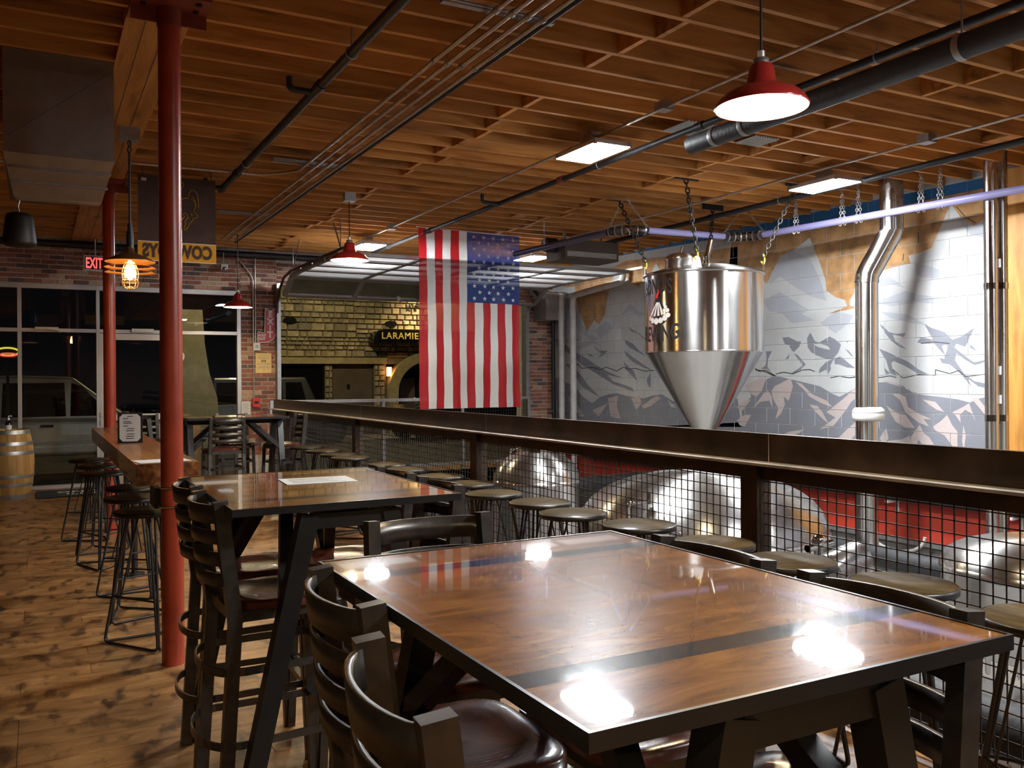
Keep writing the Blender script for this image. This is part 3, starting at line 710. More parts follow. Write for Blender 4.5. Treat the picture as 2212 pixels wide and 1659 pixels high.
MB().box(5.2, 9.55, -.06, .06, 2.0, 2.19).build('lintel_band', 'stone_dressed', sb)
wn = MB().box(WX0, WX1, .1, .14, .5, 2.0).build('window', 'car_glass', sb)
MB().box(WX0, WX1, .02, .1, 1.93, 2.0).box(WX0, WX0 + .07, .02, .1, .5, 2.0).box(WX1 - .07, WX1, .02, .1, .5, 2.0).box(WX0, WX1, .02, .1, .5, .58).build('window_frame', 'car_black', wn)
MB().box(DX0 + .02, DX1 - .02, .12, .16, -.16, 2.0).build('panel_door', 'wall_dark', sb)
MB().box(8.32, 8.4, .08, .12, 1.25, 1.38).build('door_plate', 'car_black', sb)
# arch with dressed surround
ar = []
AX, AZ, AR = 11.0, 1.15, 1.05
pts_o = [(AX - 1.42, -.2)] + [(AX + 1.42 * cos(pi - pi * k / 16), AZ + 1.25 * sin(pi * k / 16)) for k in range(17)] + [(AX + 1.42, -.2)]
pts_i = [(AX - 1.10, -.2)] + [(AX + 1.10 * cos(pi - pi * k / 16), AZ + .95 * sin(pi * k / 16)) for k in range(17)] + [(AX + 1.10, -.2)]
a_ = MB()
for k in range(len(pts_o) - 1):
    (x0, z0), (x1, z1), (x2, z2), (x3, z3) = pts_o[k], pts_o[k+1], pts_i[k+1], pts_i[k]
    a_.prism([(x0, z0), (x1, z1), (x2, z2), (x3, z3)], lambda u, v, t: (u, t, v), -.14, .3)
a_.build('arch', 'stone_dressed', sb)
MB().box(AX - 1.1, AX + 1.1, .45, .5, -.2, 2.1).build('entrance', 'car_black', sb)
MB().box(AX - .85, AX - .35, .40, .45, .1, 1.55).box(AX - .15, AX + .35, .40, .45, .1, 1.55).build('entrance_door', 'wall_dark', sb)
for px, pz in ((625, 692), (843, 700)):
    c = onY(px, pz, SY); ov = MB().prism([(.20*cos(2*pi*i/20), .10*sin(2*pi*i/20)) for i in range(20)], lambda u, v, t: (c.x + u, t, c.z + v), -.06, .02)
    ov.build('oval_vent', 'car_black', sb)
c = onY(838, 803, SY); MB().box(c.x - .06, c.x + .06, -.16, -.04, c.z - .14, c.z + .14).build('wall_sconce', 'sconce', sb)
for ch, px in (('K', 885), ('E', 899)):
    c = onY(px, 663, SY); me = text(ch, .20, 'car_black', .01, .004); text_on(me, lambda x, y, z_: (c.x + x, -.06 - z_, c.z + y)); obj('letter', me, sb)
p0, p1 = onY(806, 742, SY - .5), onY(906, 713, SY - .5)
sg = thing('shop_sign', 'long black sign board with gold letters LARAMIE over the arched entrance', 'sign', (p0.x, SY - .5, p0.z))
w_, h_ = 3.4, p1.z - p0.z
MB().prism([(0, .0), (w_, 0), (w_, h_), (.35, h_), (.14, h_ * .86), (.04, h_ * .5)], lambda u, v, t: (u, t, v), 0, .46).build('board', 'car_black', sg)
me = text('LARAMIE', .28, 'gold_letter', .008, .003, ax='LEFT', space=1.12); text_on(me, lambda x, y, z_: (x + .26, -.012 - z_, h_ * .54 + y)); lab(obj('lettering', me, sg), 'gold serif letters LARAMIE')
# pale curved wall seen through the street glass
bw = MB(); p0, p1 = onY(378, 700, 22), onY(462, 850, 22)
pr = [(p0.x - .3, 3.2), (p1.x - .25, 3.2), (p1.x - .2, 2.4), (p1.x - .1, 1.7), (p1.x + .08, 1.1), (p1.x + .12, .5), (p1.x + .1, -.2), (p0.x - .3, -.2)]
tag(bw.prism(pr, lambda u, v, t: (u, 22 + t, v), 0, .5).build('garden_wall', 'stucco'), 'pale stucco wall end standing outside the street windows', 'wall')
# ---- vehicles
def vehicle(name, label, cat, loc, rotz, paintm, L_=4.5, Hh=1.72, boxy=False):
    t = thing(name, label, cat, loc, rotz); W = .90; g = .30
    if boxy: lo = [(-2.2,.42),(-2.2,1.02),(-2.05,1.10),(.75,1.10),(.95,1.06),(1.95,1.04),(2.12,.95),(2.15,.42)]; gh = [(-2.1,1.10),(.9,1.08),(.60,Hh),(-2.02,Hh)]
    else: lo = [(-2.2,.45),(-2.25,.8),(-2.15,1.04),(.95,1.02),(1.35,.99),(2.0,.86),(2.2,.70),(2.22,.42)]; gh = [(-2.1,1.04),(1.10,1.0),(.22,Hh-.03),(-.6,Hh),(-1.75,Hh-.06)]
    s = L_ / 4.5; body = MB(); gl = MB()
    for sg_ in (1,):
        n = len(lo); rows = [(W - .05, 0), (W, .0), (W, .0), (W - .05, 0)]
        body.prism([(x * s, z) for x, z in lo] , lambda u, v, t_: (u, t_ * (1 - .06 * max(0, v - .8) / .3), v), -W, W)
    b = body.build('body', paintm, t); md = b.modifiers.new('bevel', 'BEVEL'); md.width = .06; md.segments = 3; md.limit_method = 'ANGLE'
    cab = MB(); top = max(z for _, z in gh)
    cab.prism([(x * s, z) for x, z in gh], lambda u, v, t_: (u, t_ * (1 - .16 * (v - 1.0) / (top - 1.0)), v), -(W - .05), W - .05)
    b = cab.build('cabin', paintm, t); md = b.modifiers.new('bevel', 'BEVEL'); md.width = .05; md.segments = 2; md.limit_method = 'ANGLE'
    xs = [(-1.85, -.85), (-.78, .12), (.18, .78)] if not boxy else [(-1.95, -1.0), (-.92, -.1), (-.02, .58)]
    for sd in (-1, 1):
        for k, (x0, x1) in enumerate(xs):
            z0, z1 = 1.09, top - .13
            q = [(x0, z0), (x1, z0), (x1 - (.42 if (k == 2 and not boxy) else .12 if k == 2 else .02), z1 if not (k == 2 and not boxy) else z1 - .06), (x0 + (.25 if k == 0 and not boxy else .02), z1)]
            wn = MB().prism([(x * s, z) for x, z in q], lambda u, v, t_: (u, sd * ((W - .05) * (1 - .16 * (v - 1.0) / (top - 1.0)) + t_), v), -.01, .008); wn.build('side_window', 'car_glass', t)
        MB().sphere((.98 * s, sd * (W + .12), 1.08), .10, 12, 8, .8).bar((.98 * s, sd * (W - .04), 1.04), (.98 * s, sd * (W + .08), 1.05), .05, .04).build('mirror', paintm, t)
        for hx in (-.15, -1.05): MB().box((hx - .09) * s, (hx + .09) * s, min(sd * W, sd * (W + .03)), max(sd * W, sd * (W + .03)), .92, .96).build('door_handle', 'car_black', t)
        for wx in (-1.38, 1.38):
            wh = MB().tube((wx * s, sd * (W - .20), .35), (wx * s, sd * (W + .01), .35), .35, n=24); w_o = wh.build('wheel', 'rubber', t)
            MB().tube((wx * s, sd * (W + .005), .35), (wx * s, sd * (W + .02), .35), .21, n=18).build('rim', 'car_grey', w_o)
        MB().box(-2.0 * s, 2.0 * s, min(sd * W, sd * (W + .015)), max(sd * W, sd * (W + .015)), .62, .68).build('side_moulding', paintm, t)
    q = [(gh[1][0], gh[1][1] + .04), (gh[2][0] + .02, gh[2][1] - .06)]
    (x0, z0), (x1, z1) = q; ws = MB().add([(x0 * s + .01, -.72, z0), (x0 * s + .01, .72, z0), (x1 * s + .03, .62, z1), (x1 * s + .03, -.62, z1)], [(0, 1, 2, 3)]); ws.build('windscreen', 'car_glass', t)
    MB().box(2.16 * s, 2.24 * s, -.75, -.45, .66, .80).box(2.16 * s, 2.24 * s, .45, .75, .66, .80).build('headlight', 'aluminium', t)
    return t
vehicle('parked_car', 'silver-grey SUV parked outside the street door behind the barrel', 'car', (0.30, 17.4, -.16), 0, 'car_silver', 4.7, 1.78)
vehicle('parked_car', 'dark grey boxy off-road car seen through the garage opening', 'car', (5.65, 23.6, -.16), 0, 'car_grey', 4.0, 1.75, True)
vehicle('parked_car', 'low black car in front of the arched stone entrance', 'car', (10.6, 22.9, -.16), R(180), 'car_black', 4.5, 1.40)
rk = thing('tan_block', 'rough orange-tan block outside the window behind the far table', 'block', (2.02, 14.75, -.16))
rb = MB(); random.seed(3)
rb.prism([(-.24, 0), (.24, 0), (.26, .5), (.24, 1.06), (.13, 1.13), (-.1, 1.17), (-.26, 1.1), (-.25, .6)], lambda u, v, t_: (u + .02 * sin(9 * v), t_ + .03 * sin(7 * v + u), v), -.18, .18)
rb.build('rough_face', 'boulder_tan', rk)
ne = thing('neon_sign', 'small yellow and red neon sign glowing beyond the left street window', 'neon sign', (onY(16, 760, 15.2).x, 15.2, onY(16, 760, 15.2).z))  # glowing loops stand in for a yellow and red reflection in the glass
MB().path([(.15*cos(2*pi*i/20), 0, .06*sin(2*pi*i/20)) for i in range(20)], .014, 6, True).build('yellow_tube', 'neon_yellow', ne)
MB().path([(.11*cos(2*pi*i/20) + .01, -.01, -.045 + .022*sin(2*pi*i/20)) for i in range(20)], .012, 6, True).build('red_tube', 'neon_red', ne)
MB().box(-.18, .18, .02, .05, -.10, .09).build('backing', 'car_black', ne); MB().box(-.02, .02, .03, .06, -ne.location.z - .16, -.08).build('post', 'car_black', ne)
# ================================================================ columns and guard rails
for k, (cx, cy) in enumerate(((0.63, 5.0), (0.64, 9.68))):
    t = thing('steel_column', ['tall red painted round steel column nearest the camera, beside the dining tables', 'red round steel column farther back, at the far end of the wooden counter'][k], 'column', (cx, cy, 0), 0, 'red columns')
    MB().tube((0, 0, 0), (0, 0, 3.40), .057, n=28).build('shaft', 'column_red', t)
    pl = MB().box(-.19, .19, -.20, .20, 3.475, 3.493).box(-.19, .19, -.006, .006, 3.40, 3.475).tube((0, 0, 3.38), (0, 0, 3.475), .062, n=24).build('bracket_plate', 'bracket_red', t)
    bo = MB()
    for x in (-.13, .13):
        for y in (-.15, -.05, .05, .15): bo.tube((x, y, 3.462), (x, y, 3.476), .016, n=6)
    bo.build('bolt', 'rod_black', pl)
def wire_panel(mb, fn, l_, z0, z1, step=.0508, w=.0045):
    k = 0.0; u = step
    while u < l_ - .01: mb.bar(fn(u, z0), fn(u, z1), w, w); u += step
    z = z0 + step * .6
    while z < z1: mb.bar(fn(0, z), fn(l_, z), w, w); z += step
    return mb
gr = thing('guard_rail', 'long dark steel guard rail with wire mesh and drink ledge beside the sunken brewery', 'railing')
RY0, RY1 = -2.9, 13.06
MB().box(RX, RX + .03, RY0, RY1, 1.10, 1.232).build('top_board', 'rail_steel', gr)
MB().box(RX - .10, RX + .03, RY0, RY1, 1.088, 1.10).build('ledge', 'rail_ledge', gr)
MB().box(RX - .02, RX + .03, RY0, RY1, 1.015, 1.088).build('apron', 'rail_steel', gr)
for jy in (onX(1661, 955, RX).y, 0.10, 6.1, 9.1):
    MB().box(RX - .001, RX + .002, jy, jy + .004, 1.10, 1.2315).build('weld_seam', 'rail_ledge', gr)
MB().box(RX - .02, RX + .03, RY0, RY1, .06, .11).build('bottom_rail', 'rail_steel', gr)
posts = [-2.85, 0.17, 3.20, 6.24, 9.21, 12.2]
for y in posts: MB().box(RX - .045, RX + .045, y - .055, y + .055, 0, 1.09).build('post', 'rail_steel', gr)
for y0, y1 in zip(posts, posts[1:] + [13.06]):
    a, b = y0 + .055, y1 - (.055 if y1 < 13 else .0)
    stuff(wire_panel(MB(), lambda u, z: (RX + .005, a + u, z), b - a, .11, 1.015).build('wire_mesh', 'wire_black', gr))
bk = thing('back_railing', 'grey galvanised railing with wire mesh in front of the garage opening', 'railing')
MB().box(3.1, 7.60, 13.47, 13.52, 1.15, 1.20).build('top_rail', 'galvanised', bk)
for x in (3.12, 4.9, 6.3, 7.575): MB().box(x - .025, x + .025, 13.47, 13.52, 0, 1.15).build('post', 'galvanised', bk)
MB().box(3.1, 7.60, 13.475, 13.515, .08, .12).build('bottom_rail', 'galvanised', bk)
stuff(wire_panel(MB(), lambda u, z: (3.12 + u, 13.495, z), 4.45, .12, 1.12).build('wire_mesh', 'wire_black', bk))

# ================================================================ tables
TZ = 1.095
def make_table(label, loc, rotz=0, lx=.79, ly=1.10):
    t = thing('pub_table', label, 'table', loc, rotz, 'tall pub tables'); hx, hy = lx / 2, ly / 2
    s1, s2, w = -hy + .165, hy - .22, .055
    top = MB().box(-hx + .006, hx - .006, -hy + .006, s1, -.019, .0).box(-hx + .006, hx - .006, s1 + w, s2, -.019, 0).box(-hx + .006, hx - .006, s2 + w, hy - .006, -.019, 0)
    o = top.build('tabletop', 'table_wood', t); o.location = (0, 0, TZ)
    for s_ in (s1, s2):
        o = MB().box(-hx + .006, hx - .006, s_, s_ + w, -.019, .0).build('inlay_stripe', 'table_black', t); o.location = (0, 0, TZ)
    rm = MB().box(-hx, hx, -hy, -hy + .006, -.023, .0015).box(-hx, hx, hy - .006, hy, -.023, .0015).box(-hx, -hx + .006, -hy + .006, hy - .006, -.023, .0015).box(hx - .006, hx, -hy + .006, hy - .006, -.023, .0015)
    rm.box(-hx + .006, hx - .006, -hy + .006, hy - .006, -.023, -.019)
    o = rm.build('rim', 'rim_black', t); o.location = (0, 0, TZ)
    ey = hy - .055
    for y in (-ey, ey):
        sy = 1 if y > 0 else -1
        for sx in (-1, 1):
            MB().bar((sx * .14, y, TZ - .04), (sx * (hx - .02), y, 0), .06, .06, (0, 1, 0)).build('leg', 'rim_black', t)
            x_ = sx * (.14 + (hx - .16) * .33)
            MB().bar((x_, y, TZ - .37), (sx * .13, y - sy * .34, TZ - .05), .045, .045, (1, 0, 0)).build('brace', 'rim_black', t)
        MB().bar((-.13, y, TZ - .062), (.13, y, TZ - .062), .045, .05).build('cross_bar', 'rim_black', t)
    MB().box(-.03, .03, -ey, ey, TZ - .085, TZ - .023).build('centre_beam', 'rim_black', t)
    return t
T1, T2, T3 = (0.945, 1.395), (0.93, 3.40), (1.98, 10.45)
make_table('large brown glossy pub table in the foreground with two black inlaid stripes', (T1[0], T1[1], 0))
make_table('glossy brown pub table in the middle with a sheet of paper on it', (T2[0], T2[1], 0))
make_table('farthest pub table, standing near the street windows and brick pier', (T3[0], T3[1], 0), R(90))

# ================================================================ ladder-back bar chairs (facing +y)
def seat_mesh(hx=.20, hy=.187, z=.762):
    mb = MB(); n, m = 28, 9; vs = []; fs = []
    def rim(t):
        c, s = cos(t), sin(t); e = .42
        x = hx * (abs(c) ** e) * (1 if c >= 0 else -1); y = hy * (abs(s) ** e) * (1 if s >= 0 else -1)
        return x * (1.0 if y > 0 else 1.0 - .10 * (-y / hy)), y
    rs = [0.02, .2, .4, .56, .68, .76, .84, .95, 1.0]
    for k, r in enumerate(rs):
        for i in range(n):
            x, y = rim(2 * pi * i / n); q = sqrt((r * x / hx) ** 2 + (r * y / hy) ** 2)
            d = -.017 * max(0, 1 - (min(q, .80) / .80) ** 4) - (.006 if k == len(rs) - 1 else 0)
            vs.append((x * r, y * r, z + d))
    for k in range(len(rs) - 1):
        for i in range(n): fs.append((k*n+i, k*n+(i+1) % n, (k+1)*n+(i+1) % n, (k+1)*n+i))
    fs.append(tuple(range(n))[::-1] if False else tuple(range(n)))
    o = len(vs)
    for i in range(n): x, y = rim(2 * pi * i / n); vs.append((x, y, z - .026))
    for i in range(n): fs.append(((m-1)*n+i, (m-1)*n+(i+1) % n, o+(i+1) % n, o+i))
    fs.append(tuple(range(o, o + n))[::-1])
    return mb.add(vs, fs, True)
def ybk(z): return -.19 - .045 * max(0, (z - .70) / .40)
def make_chair(label):
    t = thing('bar_chair', label, 'chair', (0, 0, 0), 0, 'ladder-back bar chairs')
    seat_mesh().build('seat', 'seat_wood', t)
    for sx in (-1, 1):
        lg = MB().bar((sx * .188, -.235, 0), (sx * .181, -.19, .72), .034, .042, (0, 1, 0)).bar((sx * .181, -.19, .70), (sx * .173, ybk(1.105), 1.105), .034, .046, (0, 1, 0))
        lg.build('rear_post', 'gunmetal', t)
        MB().bar((sx * .188, .185, 0), (sx * .176, .155, .735), .032, .032, (0, 1, 0)).build('leg', 'gunmetal', t)
    for zc, h in ((1.062, .062), (.985, .046), (.912, .046), (.842, .046)):
        vs = []; fs = []; n = 12
        for i in range(n + 1):
            x = -.173 + .346 * i / n; b = .056 * max(0, 1 - (x / .173) ** 2) ** .7
            for dy in (0.006, -.006):
                for dz in (-h / 2, h / 2): vs.append((x, ybk(zc + dz) - b + dy - .006, zc + dz))
        for i in range(n):
            a, b = 4 * i, 4 * i + 4
            fs += [(a, b, b+1, a+1), (a+2, a+3, b+3, b+2), (a+1, b+1, b+3, a+3), (a, a+2, b+2, b)]
        MB().add(vs, fs, True).build('slat', 'gunmetal', t)
    MB().box(-.176, .176, .14, .165, .70, .735).box(-.18, -.155, -.19, .14, .70, .735).box(.155, .18, -.19, .14, .70, .735).box(-.155, .155, -.2, -.175, .70, .735).build('seat_frame', 'gunmetal', t)
    for zc in (.30, .54):
        fr = MB(); k = zc / .72
        xr, yr, xf, yf = .188 - .007 * k, -.235 + .045 * k, .188 - .012 * zc / .735, .185 - .03 * zc / .735
        pts = [(xf, yf, zc), (xr + .012, yr + .04, zc)] + [(xr * cos(a), yr - .075 * sin(a), zc) for a in [pi * j / 10 for j in range(11)]] + [(-xr - .012, yr + .04, zc), (-xf, yf, zc)]
        for a, b in zip(pts, pts[1:]): fr.bar(a, b, .008, .026)
        if zc < .4: fr.bar((-xf, yf, zc), (xf, yf, zc), .026, .022)
        else: fr.bar((-xf, yf, zc), (xf, yf, zc), .012, .022)
        fr.build('foot_rail', 'gunmetal', t)
    return t
ch0 = make_chair('ladder-back bar chair at the left of the foreground table, closest to the camera')
ch0.location = (.662, 1.105, 0); ch0.rotation_euler = (0, 0, R(-96))
G = 'ladder-back bar chairs'
for (x, y, rz, lb) in (
    (.757, 1.662, -91.5, 'second ladder-back bar chair along the left side of the foreground table'),
    (T1[0] + .205, T1[1] + .21, 90, 'ladder-back bar chair on the rail side of the foreground table, farther from the camera'),
    (T1[0] + .205, T1[1] - .265, 89, 'ladder-back bar chair on the rail side of the foreground table, close to the camera'),
    (T1[0] + .05, T1[1] + .735, 180, 'ladder-back bar chair at the far end of the foreground table, back toward the middle table'),
    (T2[0] - .175, T2[1] - .21, -88, 'ladder-back bar chair left of the middle table, in front of its neighbour'),
    (T2[0] - .165, T2[1] + .27, -91, 'ladder-back bar chair left of the middle table, next to the red column'),
    (T2[0] + .22, T2[1] - .22, 90, 'ladder-back bar chair on the rail side of the middle table, the nearer one'),
    (T2[0] + .22, T2[1] + .26, 91, 'ladder-back bar chair on the rail side of the middle table, the farther one'),
    (1.82, 10.20, 2, 'ladder-back bar chair with its back to the camera at the farthest table'),
    (1.20, 10.35, -70, 'ladder-back bar chair at the left end of the farthest table, partly behind the red column'),
    (2.57, 10.60, 95, 'ladder-back bar chair at the right end of the farthest table, beside the guard rail'),
    (1.10, 11.30, 178, 'ladder-back bar chair behind the wooden counter, facing the camera'),
    (2.10, 10.95, 180, 'ladder-back bar chair on the window side of the farthest table')):
    dup(ch0, (x, y, 0), R(rz), lb, G)

# ================================================================ round bar stools with bent-rod legs
def fillet(pts, r, n=4):
    out = [Vector(pts[0])]
    for a, b, c in zip(pts, pts[1:], pts[2:]):
        a, b, c = Vector(a), Vector(b), Vector(c); p = b + (a - b).normalized() * r; q = b + (c - b).normalized() * r
        for k in range(n + 1):
            s = k / n; out.append(p.lerp(b, s).lerp(b.lerp(q, s), s))
    out.append(Vector(pts[-1])); return out
SZ = .765
def make_stool(label):
    t = thing('bar_stool', label, 'stool', (0, 0, 0), 0, 'round bar stools')
    MB().lathe([(.0005, SZ), (.176, SZ), (.180, SZ - .003)], 32).build('seat', 'stool_wood', t)
    MB().lathe([(.180, SZ - .001), (.187, SZ - .003), (.187, SZ - .026), (.178, SZ - .026), (.001, SZ - .022)], 32).build('seat_rim', 'rod_black', t)
    cs = [Vector((.265 * cos(R(90 + 120 * k)), .265 * sin(R(90 + 120 * k)), .009)) for k in range(3)]
    for k in range(3):
        a, b = cs[k], cs[(k + 1) % 3]; d = (b - a).normalized(); inn = -((a + b) / 2).normalized(); inn.z = 0
        a2, b2 = a + d * .014 + inn * .004, b - d * .014 + inn * .004
        ta = Vector((a.x * .52, a.y * .52, SZ - .026)) + d * .03; tb = Vector((b.x * .52, b.y * .52, SZ - .026)) - d * .03
        MB().path(fillet([ta, a2, b2, tb], .035), .0075, 7).build('leg_loop', 'rod_black', t)
        f = .36; p, q = a2.lerp(ta, f), b2.lerp(tb, f); MB().path([p, p.lerp(q, .5), q], .0065, 6).build('foot_bar', 'rod_black', t)
        m_ = (p + q) / 2; MB().path([ta.lerp(tb, .5) + Vector((0, 0, -.005)), m_.lerp(p, .6)], .005, 6).build('brace', 'rod_black', t)
    return t
s0 = None
rail_px = [(2262, 1335), (1948.5, 1257.6), (1703.5, 1209), (1539.5, 1170), (1381, 1131), (1237, 1106), (1166, 1083), (1066, 1064), (1012, 1043), (950, 1027), (874, 1012), (841, 1001), (757, 987), (733, 980), (699, 972), (663, 964.5)]
for i, (px, py) in enumerate(rail_px):
    p = onZ(px, py, SZ); p.x = min(p.x, RX - .27) if i < 12 else min(p.x, RX - .25)
    lb = 'round wooden bar stool at the guard rail, ' + ('nearest the camera' if i == 0 else 'farthest from the camera' if i == len(rail_px) - 1 else ORD[i] + ' from the camera')
    rz = R((37 * i) % 120)
    if s0 is None: s0 = make_stool(lb); s0.location = (p.x, p.y, 0); s0.rotation_euler = (0, 0, rz)
    else: dup(s0, (p.x, p.y, 0), rz, lb, 'round bar stools')
for i, (x, y, rz) in enumerate(((.56, 5.48, 65), (.55, 6.15, 20), (.60, 6.75, 80), (.47, 7.95, 50), (.48, 8.65, 10), (.44, 9.35, 95))):
    dup(s0, (x, y, 0), R(rz), 'round wooden bar stool under the wooden counter, ' + ('nearest the camera beside the red column' if i == 0 else ORD[i] + ' from the camera' if i < 5 else 'at its far end'), 'round bar stools')

# ================================================================ wooden counter between the columns
ct_ = thing('drink_counter', 'long narrow brown wooden counter running between the two red columns', 'counter')
MB().box(.47, .80, 5.20, 9.60, 1.0, 1.05).build('counter_top', 'counter_wood', ct_)
MB().box(.47, .80, 5.20, 5.23, .93, 1.0).box(.47, .49, 5.23, 9.60, .93, 1.0).box(.78, .80, 5.23, 9.60, .93, 1.0).build('apron', 'counter_wood', ct_)
for y in (7.45,): MB().tube((.66, y, .012), (.66, y, .93), .024, n=14).tube((.66, y, 0), (.66, y, .014), .075, n=18).build('leg', 'rod_black', ct_)
MB().box(.55, .71, 5.07, 5.30, .82, .93).build('bracket', 'rod_black', ct_)
for z in (.94, .84): lab(MB().path([(.63 + .066 * cos(2*pi*k/24), 5.0 + .066 * sin(2*pi*k/24), z) for k in range(24)], .006, 6, True).build('clamp_ring', 'chrome', ct_), 'thin chrome ring around the column')
for (lbl, px, py, w, h, rz) in (('loose white paper sheet at the near end of the wooden counter', 345, 996, .28, .21, 8),):
    p = onZ(px, py, 1.05); tag(obj('paper_sheet', MB().box(-w/2, w/2, -h/2, h/2, 0, .0012).mesh('paper_sheet', 'paper'), None, (.62, 5.36, 1.051), R(rz)), lbl, 'paper')
ps = tag(obj('paper_sheet', MB().box(-.14, .14, -.108, .108, 0, .0012).mesh('paper_sheet', 'paper'), None, (onZ(686, 1038, TZ).x, onZ(686, 1038, TZ).y, TZ + .001), R(-4)), 'printed white sheet lying on the middle pub table', 'paper')
for k, y in enumerate((-.07, -.05, -.02, .0, .03, .05, .07)): MB().box(-.11, .10 - .03 * (k % 3), y, y + .006, .0012, .0015).build('print_line', 'ink_grey', ps)
mh = thing('menu_stand', 'black framed white menu card standing on the wooden counter', 'menu', (.60, 7.05, 1.05), R(-14))
MB().box(-.085, .085, 0, .012, .0, .225).box(-.085, .085, .012, .05, 0, .006).build('frame', 'speaker_black', mh)
cd = MB().prism([(-.072, .035), (-.050, .012), (.050, .012), (.072, .035), (.072, .19), (.050, .213), (-.050, .213), (-.072, .19)], lambda u, v, t_: (u, t_, v), -.002, 0).build('menu_card', 'paper', mh)
for k, (z, w, o_) in enumerate(((.196, .04, 0), (.180, .035, -.03), (.158, .05, -.02), (.146, .06, -.015), (.126, .035, -.03), (.106, .05, .005), (.090, .055, 0), (.066, .05, .005), (.05, .055, 0), (.034, .055, 0))):
    MB().box(o_ - w/2 - .0, o_ + w/2, -.0028, -.002, z - .0025, z + .0025).build('print_line', 'ink', cd)

# ================================================================ barrel and hand sanitizer, door mat
bp_ = Vector((-.33, 13.25, 0))
ba = thing('oak_barrel', 'oak barrel with grey metal hoops at the left edge by the street window', 'barrel', bp_)
BHt = .89
def brad(z): return .235 + .06 * (1 - ((z / BHt) * 2 - 1) ** 2)
NS = 20
for k in range(NS):
    m_ = MB(); g = .006
    m_.lathe([(brad(BHt * j / 8), BHt * j / 8) for j in range(9)], 3, (0, 0, 0), True, 2*pi*k/NS + g, 2*pi*(k+1)/NS - g); m_.build('stave', 'barrel_wood', ba)
MB().lathe([(.001, BHt - .03), (.24, BHt - .03), (.235, BHt)], 30).lathe([(brad(BHt * j / 8) - .004, BHt * j / 8) for j in range(9)], 40).build('barrel_body', 'barrel_wood', ba)
for z0, z1 in ((.0, .055), (.16, .20), (.27, .31), (.57, .615), (.69, .735), (.835, .885)):
    MB().lathe([(brad(z0) + .004, z0), (brad((z0+z1)/2) + .005, (z0+z1)/2), (brad(z1) + .004, z1)], 40).build('hoop', 'galvanised', ba)
sa = thing('sanitizer_bottle', 'clear pump bottle of hand sanitizer standing on the barrel', 'bottle', (bp_.x + .0, bp_.y - .05, BHt - .03))
MB().lathe([(.001, 0), (.036, 0), (.038, .01), (.038, .11), (.03, .135), (.014, .15), (.014, .16)], 18).build('bottle_body', 'clear_plastic', sa)
MB().lathe([(.015, .155), (.015, .18), (.005, .185), (.005, .205)], 12).bar((0, 0, .207), (.045, 0, .205), .012, .01).build('pump', 'white_paint', sa)
MB().lathe([(.0385, .03), (.0385, .09)], 18, a0=R(200), a1=R(340)).build('print_label', 'paper', sa)
mt = thing('door_mat', 'dark navy entrance mat with pale lettering by the street door', 'mat', (.62, 13.32, .0))
MB().box(-.64, .85, -.42, .44, 0, .012).build('mat_pile', 'mat_navy', mt)
for s_, y in (("BOND'S", -.13), ('BREWING', .12)):
    me = text(s_, .23, 'white_paint', 0, .004); text_on(me, lambda x, y_, z: (-x + .12, -y_ + y, .0128)); lab(obj('lettering', me, mt), 'pale letters ' + s_)
# ================================================================ lamps
def pendant(label, loc, R_=.203, strength='bulb_warm', ztop=JZ + .02):
    t = thing('pendant_lamp', label, 'pendant lamp', loc, 0, 'red enamel pendant lamps'); k = R_ / .203
    out = [(.203, 0), (.205, .006), (.190, .030), (.165, .058), (.125, .080), (.085, .092), (.070, .10), (.062, .125), (.056, .165), (.050, .185), (.030, .198)]
    MB().lathe([(r * k, z * k) for r, z in out], 40).build('shade', 'enamel_red', t)
    MB().lathe([(max(.002, r - .004) * k, (z + (-.002 if z > .01 else .001)) * k) for r, z in out[::-1]], 40).build('shade_lining', 'enamel_white', t)
    MB().lathe([(.034 * k, .192 * k), (.034 * k, .215 * k), (.020 * k, .222 * k)], 16).tube((0, 0, .215 * k), (0, 0, .25 * k), .016 * k, n=12).build('collar', 'galvanised', t)
    MB().tube((0, 0, .25 * k), (0, 0, ztop - loc[2]), .006, n=8).build('stem', 'pipe_black', t)
    MB().sphere((0, 0, .055 * k), .038 * k, 16, 10).build('bulb', strength, t)
    MB().tube((0, 0, .085 * k), (0, 0, .17 * k), .02 * k, n=12).build('socket', 'enamel_white', t)
    return t
p = atD(1645, 234, 3.88); pendant('large red enamel pendant lamp over the guard rail side, nearest the camera', tuple(p))
p = atD(755, 563, 9.45); t2 = pendant('red enamel pendant lamp hanging in front of the garage door', tuple(p))
MB().box(-.06, .06, -.05, .05, JZ - .09 - p.z, JZ - p.z).build('junction_box', 'galvanised', t2)
p = onY(514, 664, 12.3); pendant('small red enamel pendant lamp hanging beside the brick pier', tuple(p), .19, ztop=3.81)
pendant('red enamel pendant lamp behind the camera over the guard rail side', (2.85, -3.2, 2.75))  # out of view, added as warm fill from behind
for k, (x, y) in enumerate(((-2.3, -.8), (-.2, -2.2))):  # two more unseen lamps, added to brighten and warm the room
    pendant(['red pendant lamp over the bar side level with the camera', 'red pendant lamp behind the camera on the bar side'][k], (x, y, 2.7))
